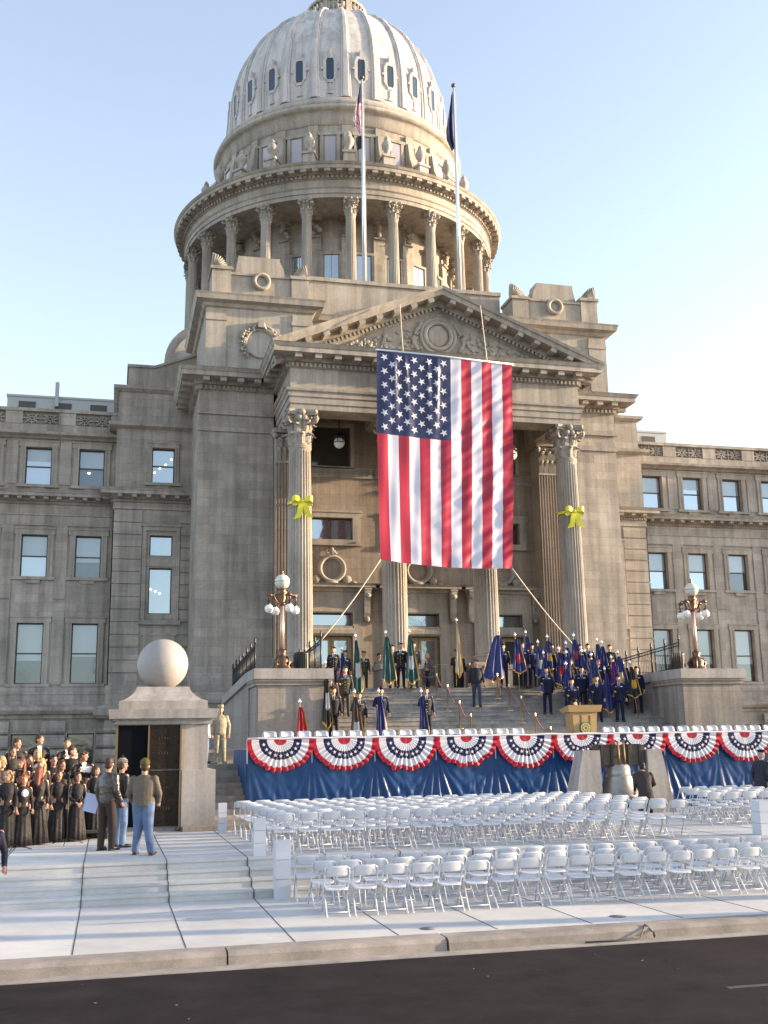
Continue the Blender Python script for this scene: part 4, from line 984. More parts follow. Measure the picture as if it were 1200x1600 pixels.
# ================================================= RIBBONS ON THE COLUMNS
YEL=mat('yellow_ribbon',(.74,.66,.015),.35,sheen=.3,trans=0)
def bow(x,y,z,label,fl=1):
    r=empty('yellow_bow',(x,y,z),label,'ribbon','yellow ribbon bows on the outer columns')
    m=MB()
    def band(P,w_,nm):
        q=MB(); v=[];n=len(P)
        for k,p in enumerate(P):
            ww=w_[k]; v+= [(p[0],p[1],p[2]-ww/2),(p[0],p[1]-.01,p[2]+ww/2)]
        q.add(v,[(2*k,2*k+1,2*k+3,2*k+2) for k in range(n-1)],0,True); return q
    for sx in(-1,1):
        P=[(0,-.08,0)]+[(sx*(.05+.40*math.sin(t*PI/8)),-.10-.14*math.sin(t*PI/4)*(1 if t<5 else .6),.10*math.sin(t*PI/4)+.02) for t in range(1,8)]+[(0,-.1,-.0)]
        band(P,[.1]+[.24]*7+[.1],'l').build('loop',YEL,r,True,recalc=False)
        P=[(sx*.02,-.12,-.05),(sx*.12+.02,-.16,-.28),(sx*.16+.05,-.12,-.5),(sx*.27+.02,-.17,-.74)]
        q=MB(); v=[]
        for k,p in enumerate(P): v+=[(p[0]-.10-.015*k,p[1]+.015*k,p[2]+.02*sx*k),(p[0]+.10+.015*k,p[1]-.01,p[2])]
        q.add(v,[(2*k,2*k+1,2*k+3,2*k+2) for k in range(3)],0,True); q.build('tail',YEL,r,True,recalc=False)
    MB().ell((0,-.13,0),(.09,.07,.1),10,8).build('knot',YEL,r,True)
    q=MB(); q.lathe([(.545,-.06),(.55,.05)],(0,.53,0),40,0,True,False); q.build('band',YEL,r,True)
bow(CX-6.23,44.47,12.15,'yellow ribbon bow tied round the leftmost column'); bow(CX+6.23,44.47,12.15,'yellow ribbon bow tied round the rightmost column')
def lantern(x,y,z,label):
    r=empty('hanging_lantern',(x,y,z),label,'lantern','globe lanterns hanging in the portico')
    m=MB(); m.tube([(0,0,.3),(0,0,17.2-z)],.03,6); m.lathe([(.05,.5),(.16,.42),(.18,.32),(.26,.27),(.27,.2),(.24,.2)],n=16)
    for k in range(6): a=2*PI*k/6; m.tube([(.26*math.cos(a)*math.cos(R_(t)),.26*math.sin(a)*math.cos(R_(t)),.26*math.sin(R_(t))) for t in range(0,60,12)],.012,4)
    m.lathe([(.262,-.02),(.27,0),(.262,.02)],n=20); m.build('bracket',IRON,r,True)
    MB().ell((0,0,0),(.25,.25,.26),18,12).build('globe',OPAL,r,True)
lantern(9.72,46.8,15.5,'globe lantern hanging in the portico left of the flag'); lantern(18.1,46.8,15.35,'globe lantern hanging in the portico right of the flag')
# ================================================= MONUMENT WITH STONE BALL
mo=empty('ball_monument',(1.3,29.5,0),'granite monument with dark bronze panels and a stone ball on top','monument')
m=MB(); y0=28.35; m.box(.2,2.42,y0,30.7,0,2.66); m.box(1.78,2.62,y0-.12,30.8,0,1.46); m.box(.12,2.52,y0-.1,30.8,2.60,2.70); m.build('body',GRANITE,mo)
m=MB(); m.hexa([(-.02,y0-.28,2.74),(2.62,y0-.28,2.74),(2.62,30.95,2.74),(-.02,30.95,2.74),(-.06,y0-.32,2.97),(2.68,y0-.32,2.97),(2.68,31,2.97),(-.06,31,2.97)]); m.box(.06,2.56,y0-.16,30.86,2.70,2.74)
m.box(.2,2.4,y0-.06,30.75,2.97,3.18)
rs=[]; cx_,cy_=1.30,29.5
for hw,z in((1.1,3.18),(.98,3.22),(.86,3.29),(.76,3.38),(.69,3.48),(.66,3.56)): rs.append([(cx_-hw,cy_-hw,z),(cx_+hw,cy_-hw,z),(cx_+hw,cy_+hw,z),(cx_-hw,cy_+hw,z)])
m.rings(rs,0,True,True,False); m.build('cap',GRANITE,mo)
MB().ell((1.30,29.5,4.18),(.665,.665,.665),48,32).build('ball',mat('ball_stone',(.34,.31,.29),.55,var=.05,bump=.15),mo)
BRP=mat('bronze_panel',(.022,.013,.008),.5,metal=.6,var=.5,scale=5,bump=.5,bscale=25); BLK=mat('panel_black',(.003,.003,.006),.7,spec=.1)
m=MB(); m.box(.2,.93,y0-.06,y0,.12,2.58); m.build('black_panel',BLK,mo)
m=MB(); m.box(.97,1.72,y0-.07,y0,1.50,2.58); m.box(.97,1.72,y0-.07,y0,.12,1.46)
random.seed(4)
for (cz,n_) in((2.25,5),(1.88,4),(1.05,4),(.55,5)):
    for k in range(n_): h=random.uniform(.03,.08); m.box(1.2+.07*k,1.2+.07*k+.018,y0-.085,y0-.07,cz-h/2,cz+h/2,1)
m.build('bronze_panel',[BRP,mat('brass_relief',(.10,.07,.04),.5,metal=.5)],mo)
m=MB(); m.box(.93,.97,y0-.12,y0,.1,2.6); m.box(1.72,1.76,y0-.12,y0,.05,2.6); m.box(.14,.2,y0-.1,y0,.1,2.6); m.box(.2,1.72,y0-.08,y0,2.58,2.62); m.lathe([(.05,.0),(.06,.06),(.03,.1)],(1.7,y0-.2,0),10); m.build('panel_frame',mat('brass_frame',(.20,.14,.08),.5,metal=.5),mo)
m=MB(); m.box(1.8,3.5,27.75,28.2,0,.12); o=m.build('stone_step',GRANITE_B); tag(o,'low stone step at the right foot of the ball monument','step')
m=MB(); m.box(2.3,3.6,28.65,30.5,.0,.2); o=m.build('stone_ledge',GRANITE_B); tag(o,'dark stone ledge behind the step beside the monument','ledge')
# ================================================= STAGE
SX0,SX1,SYF,SYB,SZ=3.75,24.0,31.0,34.4,1.63
st=empty('stage',(13.5,32.6,0),'long raised stage skirted with blue satin in front of the stair','stage')
m=MB(); m.box(SX0+.05,SX1,SYF+.08,SYB,SZ-.1,SZ)
for x in np.arange(SX0+.3,SX1,1.8):
    for y in(SYF+.3,SYB-.3): m.box(x-.04,x+.04,y-.04,y+.04,0,SZ-.1)
m.build('deck',mat('deck_wood',(.22,.17,.12),.8,var=.2),st)
m=MB(); m.tube([(SX0,SYF+.02,2.19),(SX1,SYF+.02,2.19)],.025,8)
for x in np.arange(SX0,SX1+.1,1.835): m.tube([(x,SYF+.03,SZ-.1),(x,SYF+.03,2.19)],.02,6)
m.build('rail',WHITE_PAINT,st)
BW=1.835; NB=11; junc=[SX0+BW*k for k in range(NB+1)]
SKIRT=mat('blue_satin',(.011,.05,.155),.36,spec=.3,var=.10,scale=1.5)
def skirt_y(x,z):
    k=(x-SX0)/BW; fr=k-math.floor(k); kk=int(math.floor(k)); random.seed(kk*7+1); st_=random.uniform(.5,1.3); ph=random.uniform(0,6); sp_=random.uniform(5,9); off=random.uniform(-.12,.12)
    random.seed(kk*7+8); st2=random.uniform(.5,1.3)
    top_=1.75; d=(top_-z)/top_     # 0 at top, 1 at the floor
    y=0
    for j,cc in ((0,0.0),(1,1.0),(2,.5)):
        dx=fr-cc-(off if j==2 else 0); 
        if z<top_-.02 or j<2:
            ang=math.atan2(dx*BW,max(.04,(1.72 if j<2 else 1.32)-z)); amp=.035*min(1,max(0,(1.72 if j<2 else 1.3)-z))*(st_ if j==0 else (st2 if j==1 else .5))
            y+=amp*math.sin(ang*(26 if j<2 else 22)+ph*j)*math.exp(-(ang/.62)**2)
    y+=.012*math.sin(x*3.1+z*2.2)+.006*math.sin(x*17+z*4)
    return SYF+.04-y-.05*d
nx_=int((SX1-SX0)*26); nz_=44
m=MB(); vs_=[(SX0+(SX1-SX0)*i/nx_,skirt_y(SX0+(SX1-SX0)*i/nx_,1.9*(1-j/nz_)+.02),1.9*(1-j/nz_)+.02) for j in range(nz_+1) for i in range(nx_+1)]
m.add(vs_,[(j*(nx_+1)+i,j*(nx_+1)+i+1,(j+1)*(nx_+1)+i+1,(j+1)*(nx_+1)+i) for j in range(nz_) for i in range(nx_)],0,True)
vs_=[(SX0-.02*math.sin(j*.3)-.03*math.sin(i*.9),SYF+.02+(SYB-SYF)*i/40,1.9*(1-j/20)+.02) for j in range(21) for i in range(41)]
m.add(vs_,[(j*41+i,j*41+i+1,(j+1)*41+i+1,(j+1)*41+i) for j in range(20) for i in range(40)],0,True)
m.build('skirt',SKIRT,st,recalc=False)
FR=mat('bunting_red',(.42,.010,.03),.6); FW=mat('bunting_white',(.66,.63,.67),.6); FB=mat('bunting_blue',(.012,.015,.07),.6)
# pleated fan buntings
def fan_mesh(seed):
    random.seed(seed+30); ax_=random.uniform(-.10,.10); dp_=random.uniform(.95,1.08); ph_=random.uniform(0,6); m=MB(); na=96; rr=[0,.10,.19,.192,.30,.40,.402,.52,.64,.642,.75,.86,.862,.93,1.0]; Wd=BW/2+.03; Hd=.88; jit=[random.uniform(-.05,.05) for _ in range(na+1)]
    def P(i,r):
        a=PI*i/na; pl=(i%6)/6; tri=abs(pl-.5)*2
        y=-.05-.075*tri*r-.03*math.sin(a)*r; s_=1+.035*math.sin(i*1.05)*r*r+jit[i//8*8]*r
        # flatten the top band so that the fan hangs from a straight cord
        return (math.cos(a)*Wd*r*(1 if r<.95 else .995)+ax_*math.sin(a)*r*(1-.3*r)+.012*math.sin(i*.9+ph_)*r*math.sin(a),y,-math.sin(a)**.9*Hd*dp_*r*(s_+.02*math.sin(i*.35+ph_)*r)-.02*r*(1-math.sin(a)) if i not in(0,na) else 0)
    vs_=[P(i,r) for r in rr for i in range(na+1)]; fs=[];mi=[]
    col=lambda r: 0 if r<.19 else(1 if r<.40 else (2 if r<.64 else (1 if r<.862 else 0)))
    for k in range(len(rr)-1):
        for i in range(na):
            fs.append((k*(na+1)+i,k*(na+1)+i+1,(k+1)*(na+1)+i+1,(k+1)*(na+1)+i)); mi.append(col((rr[k]+rr[k+1])/2))
    m.add(vs_,fs,0,False); m.m=mi
    star=MB()
    for s_ in range(9):
        i=int((s_+.75)*na/9.5); c=Vector(P(i,.52))+Vector((0,-.02,0)); pts=[]
        for q in range(10):
            a=PI/2+q*PI/5; r0=.058 if q%2==0 else .026; pts.append(c+Vector((r0*math.cos(a),-.03,r0*math.sin(a))))
        star.add([c+Vector((0,-.035,0))]+pts,[(0,1+j,1+(j+1)%10) for j in range(10)])
    return m.mesh('bunting_fan',[FR,FW,FB],recalc=False),star.mesh('stars',[FW],recalc=False)
fans=[fan_mesh(s_) for s_ in range(7)]
ordn=['first','second','third','fourth','fifth','sixth','seventh','eighth','ninth','tenth','eleventh','twelfth','thirteenth','fourteenth','fifteenth','sixteenth','seventeenth','eighteenth','nineteenth','twentieth','twenty-first','twenty-second']
for k in range(NB-1):
    f,s_=fans[(k*3)%7]; x=SX0+BW*(k+.5)
    r=empty('bunting_fan',(x,SYF-.01,2.19),f'pleated red white and blue fan bunting, {ordn[k]} from the left end of the stage','bunting','fan buntings along the stage front')
    part(f,'fan_cloth',r); part(s_,'stars',r)
o=MB().tube([(SX0+(SX1-SX0)*t/60,SYF-.05,2.215+.012*math.sin(t*1.7)) for t in range(61)],.03,8).build('edge_cord',FW); tag(o,'white fabric cord along the top edge of the stage buntings','cord')
# ---- lectern
OAK=mat('oak_lectern',(.40,.26,.12),.4,var=.12,scale=3); 
le=empty('lectern',(15.05,33.6,SZ),'pale wooden lectern with a round seal standing on the stage','lectern')
m=MB(); m.hexa([(-.36,-.2,0),(.36,-.2,0),(.36,.3,0),(-.36,.3,0),(-.46,-.22,1.3),(.46,-.22,1.3),(.46,.3,1.3),(-.46,.3,1.3)])
for q in(-.26,0,.26): m.hexa([(q-.10,-.235,.1),(q+.10,-.235,.1),(q+.10,-.2,.1),(q-.10,-.2,.1),(q*1.2-.11,-.25,1.2),(q*1.2+.11,-.25,1.2),(q*1.2+.11,-.2,1.2),(q*1.2-.11,-.2,1.2)])
m.build('body',OAK,le,True)
m=MB(); m.hexa([(-.56,-.3,1.3),(.56,-.3,1.3),(.56,.4,1.3),(-.56,.4,1.3),(-.6,-.34,1.52),(.6,-.34,1.52),(.6,.42,1.40),(-.6,.42,1.40)]); m.build('desk_top',OAK,le,True)
m=MB()
for r0,r1,y,mi in((.0,.13,-.285,1),(.13,.165,-.29,0),(.165,.20,-.28,2),(.05,.075,-.292,0)):
    n=28; v=[(r*math.cos(2*PI*k/n),y,.78+r*math.sin(2*PI*k/n)) for r in(r0 or .001,r1) for k in range(n)]+[(r1*math.cos(2*PI*k/n),-.22,.78+r1*math.sin(2*PI*k/n)) for k in range(n)]
    m.add(v,[(k,(k+1)%n,n+(k+1)%n,n+k) for k in range(n)]+[(n+k,n+(k+1)%n,2*n+(k+1)%n,2*n+k) for k in range(n)],mi)
for a in range(8): m.ell((.10*math.cos(a*PI/4),-.29,.78+.1*math.sin(a*PI/4)),(.018,.01,.02),6,4,0)
m.build('seal',[mat('seal_gold',(.6,.45,.1),.4,metal=.4),mat('seal_teal',(.08,.2,.28),.5),mat('seal_green',(.08,.16,.06),.5)],le,True,recalc=False)
# ================================================= BELL MONUMENT
bm_=empty('bell_monument',(14.1,29.2,0),'replica bell hung from a wooden yoke between two leaning granite posts','bell')
def post(a0,a1,b0,b1,y0_,y1_): return MB().hexa([(b0,y0_,0),(b1,y0_,0),(b1,y1_,0),(b0,y1_,0),(a0,y0_+.12,1.74),(a1,y0_+.12,1.74),(a1,y1_-.12,1.74),(a0,y1_-.12,1.74)])
post(12.94,13.46,12.52,13.42,28.8,29.6).build('granite_post',GRANITE,bm_); post(14.92,15.36,14.86,15.66,28.8,29.6).build('granite_post',GRANITE,bm_)
WD=mat('yoke_wood',(.07,.045,.03),.6,var=.3,scale=8); m=MB(); m.box(13.42,14.88,29.0,29.4,1.32,1.88)
for x in(13.55,13.85,14.38,14.72): m.box(x-.035,x+.035,28.97,29.43,1.3,1.9,1)
m.box(13.42,14.88,28.985,29.0,1.56,1.575,1); m.build('yoke',[WD,IRON],bm_)
m=MB(); bc=(14.12,29.2,0)
for x in(14.03,14.2): m.tube([(x,28.94,1.25),(x,28.92,1.5),(x,28.94,1.95),(x,29.1,2.0)],.03,6)
for sx in(-1,1): m.tube([(14.12+sx*.08,29.2,1.28),(14.12+sx*.26,29.2,1.36),(14.12+sx*.3,29.2,1.24),(14.12+sx*.22,29.2,1.16)],.04,8)
m.build('crown_straps',mat('old_brass',(.2,.14,.07),.4,metal=.8),bm_)
m=MB(); m.lathe([(.0,1.22),(.2,1.22),(.30,1.17),(.335,1.1),(.34,1.05),(.35,1.04),(.345,.95),(.37,.85),(.385,.84),(.385,.82),(.41,.7),(.45,.58),(.50,.48),(.51,.46),(.57,.37),(.595,.33),(.60,.28),(.57,.26),(.45,.30),(.0,.9)],(14.12,29.2,.17),48); m.lathe([(.35,1.0),(.36,.985),(.348,.97)],bc,48,0,True,False)
m.build('bell_body',mat('bell_bronze',(.33,.30,.26),.42,metal=.6,var=.15,scale=5),bm_); MB().tube([(14.12,29.2,.8),(14.12,29.2,.42)],.03,8).ell((14.12,29.2,.39),(.06,.06,.08),10,8).build('clapper',IRON,bm_)
# ================================================= CHAIRS
def make_chair():
    r=empty('folding_chair',(0,0,0))
    f=MB(); w_=.205
    # long frame: up over the back, down to the front feet
    P=[(-w_,.24,.02),(-w_,.0,.42),(-w_,-.14,.66),(-w_,-.18,.76),(-w_+.05,-.19,.80),(w_-.05,-.19,.80),(w_,-.18,.76),(w_,-.14,.66),(w_,.0,.42),(w_,.24,.02)]
    f.tube(P,.0125,6); f.tube([(-w_,.19,.10),(w_,.19,.10)],.009,5)
    f.build('back_frame',WHITE_PAINT,r,True)
    f=MB(); w2=.185
    P=[(-w2,.12,.44),(-w2,-.22,.02)]; f.tube(P,.0125,6); f.tube([(w2,.12,.44),(w2,-.22,.02)],.0125,6); f.tube([(-w2,-.18,.07),(w2,-.18,.07)],.010,5)
    for x in(-w2,w2): f.ell((x,-.222,.015),(.018,.018,.018),6,5)
    for x in(-w_,w_): f.ell((x,.24,.015),(.018,.018,.018),6,5)
    f.build('leg_frame',WHITE_PAINT,r,True)
    s=MB(); n=8; top=[];bot=[]
    for k in range(20):
        a=2*PI*k/20; c,sn=math.cos(a),math.sin(a); x=.195*abs(c)**.45*(1 if c>0 else -1); y=.02+.19*abs(sn)**.45*(1 if sn>0 else -1)
        top.append((x,y,.455-.02*(y<-.1))); bot.append((x,y,.437-.02*(y<-.1)))
    s.rings([bot,top],0,True,True,False); s.build('seat',WHITE_PL,r,True)
    b=MB(); rows=[]
    for z,yy,ww in((.64,-.135,.16),(.66,-.142,.19),(.72,-.165,.195),(.785,-.185,.19),(.80,-.19,.16)):
        rows.append([(ww*(2*i/8-1),yy-.035*(1-(2*i/8-1)**2),z) for i in range(9)])
    back=[[(p[0],p[1]+.018,p[2]) for p in rw[::-1]] for rw in rows]
    b.rings([a_+b_ for a_,b_ in zip(rows,back)],0,True,True,True); b.build('backrest',WHITE_PL,r,True)
    return r
chair0=make_chair(); used=[False]
def ordw(k): return ordn[k] if k<len(ordn) else f'{k+1}th'
def put_chair(x,y,z,rz,label,group):
    c=chair0 if not used[0] else copy_tree(chair0); used[0]=True
    c.location=(x,y,z); c.rotation_euler=(0,0,rz); c.scale=(.955,.955,.94) if z<1 else (1,1,1); tag(c,label,'chair',group)
random.seed(21)
rown=['nearest the road','in the middle','nearest the plaza steps']
for ri,(y,x0,n) in enumerate(((17.45,3.58,19),(18.35,3.50,19),(19.25,3.42,20))):
    for k in range(n): put_chair(x0+.462*k+random.uniform(-.015,.015),y+.25+random.uniform(-.05,.05)+.004*k*k*.1,ZL,random.gauss(0,.06),f'white folding chair, {ordw(k)} from the left in the lower row {rown[ri]}','white folding chairs on the lower pavement')
rn7=['front','second','third','fourth','fifth','sixth','back']
for ri in range(7):
    y=21.55+.84*ri; x0=3.33-.035*ri; n=19
    for k in range(n): put_chair(x0+.468*k+random.uniform(-.015,.015),y+.12+random.uniform(-.05,.05),0,random.gauss(0,.06),f'white folding chair, {ordw(k)} from the left in the {rn7[ri]} row of the upper block','white folding chairs on the plaza left of the bell')
for ri in range(4):
    y=24.2+1.05*ri; x0=14.1+.32*ri; n=8
    for k in range(n): put_chair(x0+.47*k,y+random.uniform(-.04,.04),0,random.gauss(0,.05),f'white folding chair, {ordw(k)} from the left in the {rn7[ri]} row right of the bell','white folding chairs on the plaza right of the bell')
for k in range(16): put_chair(4.7+.535*k,33.25,SZ,PI+random.gauss(0,.02),f'white folding chair on the stage, {ordw(k)} from its left end','white folding chairs on the stage left of the lectern')
for k in range(12): put_chair(15.9+.54*k,33.25,SZ,PI+random.gauss(0,.02),f'white folding chair on the stage, {ordw(k)} to the right of the lectern','white folding chairs on the stage right of the lectern')
# white post boxes at the ends of the steps
def wpost(x,y,z,h,w_,label):
    r=empty('white_box_post',(x,y,z),label,'post','white stacked box posts by the chairs')
    hb=h/3
    for k in range(3): MB().box(-w_/2,w_/2,-w_/2,w_/2,hb*k+.006*(k>0),hb*(k+1)).build('box',WHITE_PL,r,True)
wpost(2.68,27.0,0,.70,.2,'white box post left of the back row of plaza chairs'); wpost(2.83,21.4,0,.68,.22,'white box post at the top of the plaza steps')
wpost(3.05,19.95,ZL,.98,.27,'tall white box post at the foot of the plaza steps'); wpost(13.72,21.5,0,.70,.34,'wide white box at the right edge above the chairs')
# ================================================= STANCHIONS
BRASS=mat('brass',(.75,.55,.28),.28,metal=.85); VEL=mat('red_velvet',(.22,.01,.02),.8,sheen=.5)
def stairz(y): 
    if y<SY0: return TZ
    i=int((y-SY0)/SD)+1; return TZ+SR*min(NS,i)
def stanchion(x,y):
    z=stairz(y); r=empty('rope_stanchion',(x,y,z),None,'stanchion','brass rope stanchions on the stair')
    MB().lathe([(.15,0),(.15,.02),(.05,.04),(.028,.06)],n=16).build('base',BRASS,r,True); MB().lathe([(.026,.05),(.026,.88),(.035,.88),(.035,.93),(.02,.95),(.045,.985),(.0,1.02)],n=12).build('pole',BRASS,r,True)
    return r
rows_=[[(10.95,41.9),(11.35,41.6),(12.19,40.5),(12.2,39.2),(12.2,37.8),(12.15,36.4)],[(13.95,41.7),(14.55,41.75),(14.62,40.4),(14.65,39.2),(14.62,37.9),(14.62,36.6),(14.6,35.2)]]
for li,rw in enumerate(rows_):
    last=None
    for k,(x,y) in enumerate(rw):
        s_=stanchion(x,y); s_['label']=f'brass rope stanchion, {ordw(k)} from the top of the {"left" if li==0 else "right"} rope line'
        p=Vector((x,y,stairz(y)+.9))
        if last: rope([last,p],'velvet_rope',f'red velvet rope below the {ordw(k-1)} stanchion of the {"left" if li==0 else "right"} line','rope','velvet ropes on the stair',.022,.22,VEL)
        last=p
# ================================================= ADDED OFF-FRAME STAND-INS TO THE EAST (placed to cast the long shadows)
ob=empty('shade_building',(100,56,0),'unseen office block added east of the capitol to shade its right wing','building')  # added out of view, its near edge set so the right wing falls in shade
m=MB(); hs=[(a,a+1.6,b,b+1.9) for a in np.arange(88.5,110,3.2) for b in np.arange(1.5,23,3.4)]
wall_holes(m,86,112,0,26.5,43.8,hs,.2); m.box(86,112,44.0,72,0,26.4); m.box(85.7,112.3,43.6,72.3,26.4,27); m.build('walls',mat('shade_building_wall',(.3,.26,.22),.85,var=.1,scale=1),ob)
BARK=mat('bark',(.07,.055,.045),.9,var=.3,scale=8)
def bare_tree(x,y,h,seed,label):
    random.seed(seed); r=empty('bare_tree',(x,y,-.2),label,'tree','bare winter trees east of the plaza')
    m=MB(); m.tube([(0,0,0),(.05,0,h*.2),(0,.05,h*.42)],[h*.022,h*.018,h*.015],10); m.build('trunk',BARK,r,True)
    c=MB()
    def br(p,d,L,rad,lv):
        q=[p]; dd=d.copy()
        for k in range(3): dd=(dd+Vector((random.uniform(-.22,.22),random.uniform(-.22,.22),random.uniform(-.05,.2)))).normalized(); q.append(q[-1]+dd*L/3)
        c.tube(q,[rad,rad*.85,rad*.7,rad*.5],5 if lv<2 else 3,cap=False)
        if lv<3:
            for k in range(3 if lv<3 else 3):
                t=random.choice(q[1:]); a=random.uniform(0,2*PI); s_=random.uniform(.35,.8)
                nd=(dd+Vector((math.cos(a)*s_,math.sin(a)*s_,random.uniform(-.1,.35)))).normalized(); br(t,nd,L*random.uniform(.6,.78),rad*.52,lv+1)
            br(q[-1],dd,L*.7,rad*.5,lv+1)
    for k in range(5):
        a=k*2*PI/5+random.uniform(-.3,.3); br(Vector((0,.05,h*(.28+.035*k))),Vector((math.cos(a)*.8,math.sin(a)*.8,.8)).normalized(),h*.24,h*.009,0)
    br(Vector((0,.05,h*.42)),Vector((0,0,1)),h*.26,h*.012,0)
    c.build('crown',BARK,r,True)
for k,(x,y,h) in enumerate(((22,13.7,13),(25.5,14.9,14),(21,16.9,12),(27,18.6,11),(52,14.0,14),(64,18.6,14),(58,23.2,13),(76,27.2,15),(88,12,15))):  # stand-in trees, added so their trunks throw stripes over the pavement
    bare_tree(x,y,h,40+k,f'stand-in bare tree added east of the plaza for its shadow, {ordn[k]} of the grove')

for k,(x,y,h) in enumerate(((-14,-22,15),(2,-26,16),(16,-24,15),(30,-28,16),(44,-24,15))):
    bare_tree(x,y,h,70+k,f'bare tree across the street, {ordn[k]} from the west')
# ================================================= PEOPLE
SKIN=mat('skin',(.50,.27,.18),.5,var=.06); LIP=mat('lips',(.35,.09,.08),.5); EYE=mat('eyes',(.03,.02,.02),.3); BROW=mat('brow',(.10,.05,.03),.8)
def remesh(mb,mats,voxel,smooth=2,name='tmp'):
    me=mb.mesh(name,mats); o=bpy.data.objects.new('tmp',me); COL.objects.link(o)
    md=o.modifiers.new('r','REMESH'); md.mode='VOXEL'; md.voxel_size=voxel; md.use_smooth_shade=True
    if smooth: s=o.modifiers.new('s','SMOOTH'); s.factor=.5; s.iterations=smooth
    dg=bpy.context.evaluated_depsgraph_get(); out=bpy.data.meshes.new_from_object(o.evaluated_get(dg)); out.name=name
    bpy.data.objects.remove(o); out.materials.clear()
    for m_ in mats: out.materials.append(m_)
    return out
def paint(me,fn):
    for p in me.polygons: p.material_index=fn(p.center)
def loft(mb,rings,n=18,pleat=0,amp=0):
    rs=[]
    for (z,rx,ry,cx,cy) in rings:
        rs.append([(cx+rx*math.cos(2*PI*k/n)*(1+amp*(rings[-1][0]-z if False else 1)*math.sin(pleat*2*PI*k/n)*(max(0,(1.0-z)))),cy+ry*math.sin(2*PI*k/n)*(1+amp*math.sin(pleat*2*PI*k/n)*max(0,1.0-z)),z) for k in range(n)])
    return mb.rings(rs)
HANG=dict(RE=(-.245,.02,1.16),RW=(-.26,-.05,.91),LE=(.245,.02,1.16),LW=(.26,-.05,.91))
def posed(**k): d=dict(HANG); d.update(k); return d
def figure(pose,out,vox=.016,h=1.78):
    """a standing figure facing -Y, feet at the origin"""
    g=lambda k,dflt=None: out.get(k,dflt); r=empty('person',(0,0,0)); S=h/1.78; lean=pose.get('lean',0.0); yaw=R_(pose.get('yaw',0)); hd=pose.get('head',(0,-.02-lean*1.15,1.655)); drop=pose.get('drop',0)
    fem=g('fem',False); sw=.175 if fem else .20; W=g('wide',1.0)
    sh=lambda s_:Vector((s_*sw*W,-lean,1.43-drop)); M=Matrix.Rotation(yaw,3,'Z'); Hc=Vector(hd)-Vector((0,0,drop))
    ank=pose.get('ank',((-.11,.0),(.11,.0))); DZ=Vector((0,0,drop)); arm={-1:(Vector(pose['RE'])-DZ,Vector(pose['RW'])-DZ),1:(Vector(pose['LE'])-DZ,Vector(pose['LW'])-DZ)}
    kn=lambda s_,a:Vector((s_*.105,(a[1])*.45-.02-drop*.85,.50-drop*.2)); hip=lambda s_:Vector((s_*.09,0,.92-drop))
    def hv(p): return Hc+M@Vector(p)
    b=MB()
    b.ell(Hc+Vector((0,0,.02)),(.078,.098,.112),16,12,M=M); b.ell(hv((0,-.032,-.06)),(.058,.062,.062),12,8,M=M)
    b.capsule(hv((0,-.095,.015)),hv((0,-.115,-.022)),.010,.016,8); 
    for s_ in(-1,1): b.ell(hv((s_*.080,.005,-.005)),(.014,.025,.034),8,6,M=M)
    b.capsule(Vector((0,-lean*.95+.01,1.46-drop)),hv((0,.015,-.06)),.062,.055)
    LD=lambda L_:[(q[0]-drop,)+tuple(q[1:]) for q in L_]
    loft(b,LD([(.86,.14,.10,0,0),(.97,.15,.105,0,0),(1.10,.13,.095,0,-lean*.4),(1.25,.155,.105,0,-lean*.7),(1.38,.165,.10,0,-lean*.9),(1.46,.11,.075,0,-lean)]),14)
    hands=MB()
    for s_ in(-1,1):
        e,w_=arm[s_]; b.capsule(sh(s_),e,.052,.042); b.capsule(e,w_,.041,.029)
        d=(w_-e).normalized(); up=Vector((0,-1,0)) if abs(d.z)>.5 else Vector((0,0,-1)); sd_=d.cross(up).normalized()
        pc=w_+d*.05; b.capsule(w_,w_+d*.085,.028,.034)
        curl=pose.get('curl',.5)
        for q in range(4):
            o_=sd_*((q-1.5)*.0195); L_=(.072,.082,.078,.062)[q]; p0=w_+d*.085+o_; p1=p0+d*L_*.45+up*.012*curl*2; p2=p1+(d*(1-curl)+up*curl).normalized()*L_*.35; p3=p2+(d*(.6-curl)+up*curl*1.4).normalized()*L_*.25
            hands.tube([p0,p1,p2,p3],[.0095,.009,.0085,.006],6)
        th=w_+d*.03+sd_*.03*(1 if s_<0 else -1); hands.tube([w_+d*.02,th+up*.01,th+d*.035+up*.022,th+d*.055+up*.02],[.013,.012,.010,.007],6)
        b.capsule(hip(s_),kn(s_,ank[(s_+1)//2]),.085,.058); a=ank[(s_+1)//2]; b.capsule(kn(s_,a),Vector((a[0],a[1],.10)),.056,.036)
        b.capsule((a[0],a[1],.05),(a[0]+s_*.03,a[1]-.15,.035),.036,.03)
    me=remesh(b,[SKIN,LIP,EYE,BROW],vox if vox<.013 else .0135,2,'body')
    Mi=M.inverted()
    def fp(c):
        p=Mi@(Vector(c)-Hc)
        if p.y<-.055:
            for s_ in(-1,1):
                if abs(p.x-s_*.031)<.016 and abs(p.z-.020)<.010: return 2
                if abs(p.x-s_*.033)<.022 and abs(p.z-.043)<.008: return 3
            if abs(p.x)<.024 and abs(p.z+.062)<.010: return 1
        return 0
    paint(me,fp)
    hm=hands.mesh('hand',SKIN); bmm=bmesh.new(); bmm.from_mesh(me); bmm.from_mesh(hm); bmm.to_mesh(me); bmm.free(); bpy.data.meshes.remove(hm)
    body=part(me,'body',r)
    def piece(mb,name,mats,v=None,sm=2,fn=None):
        me=remesh(mb,mats if isinstance(mats,list) else [mats],v or vox,sm,name)
        if fn: paint(me,fn)
        return part(me,name,r)
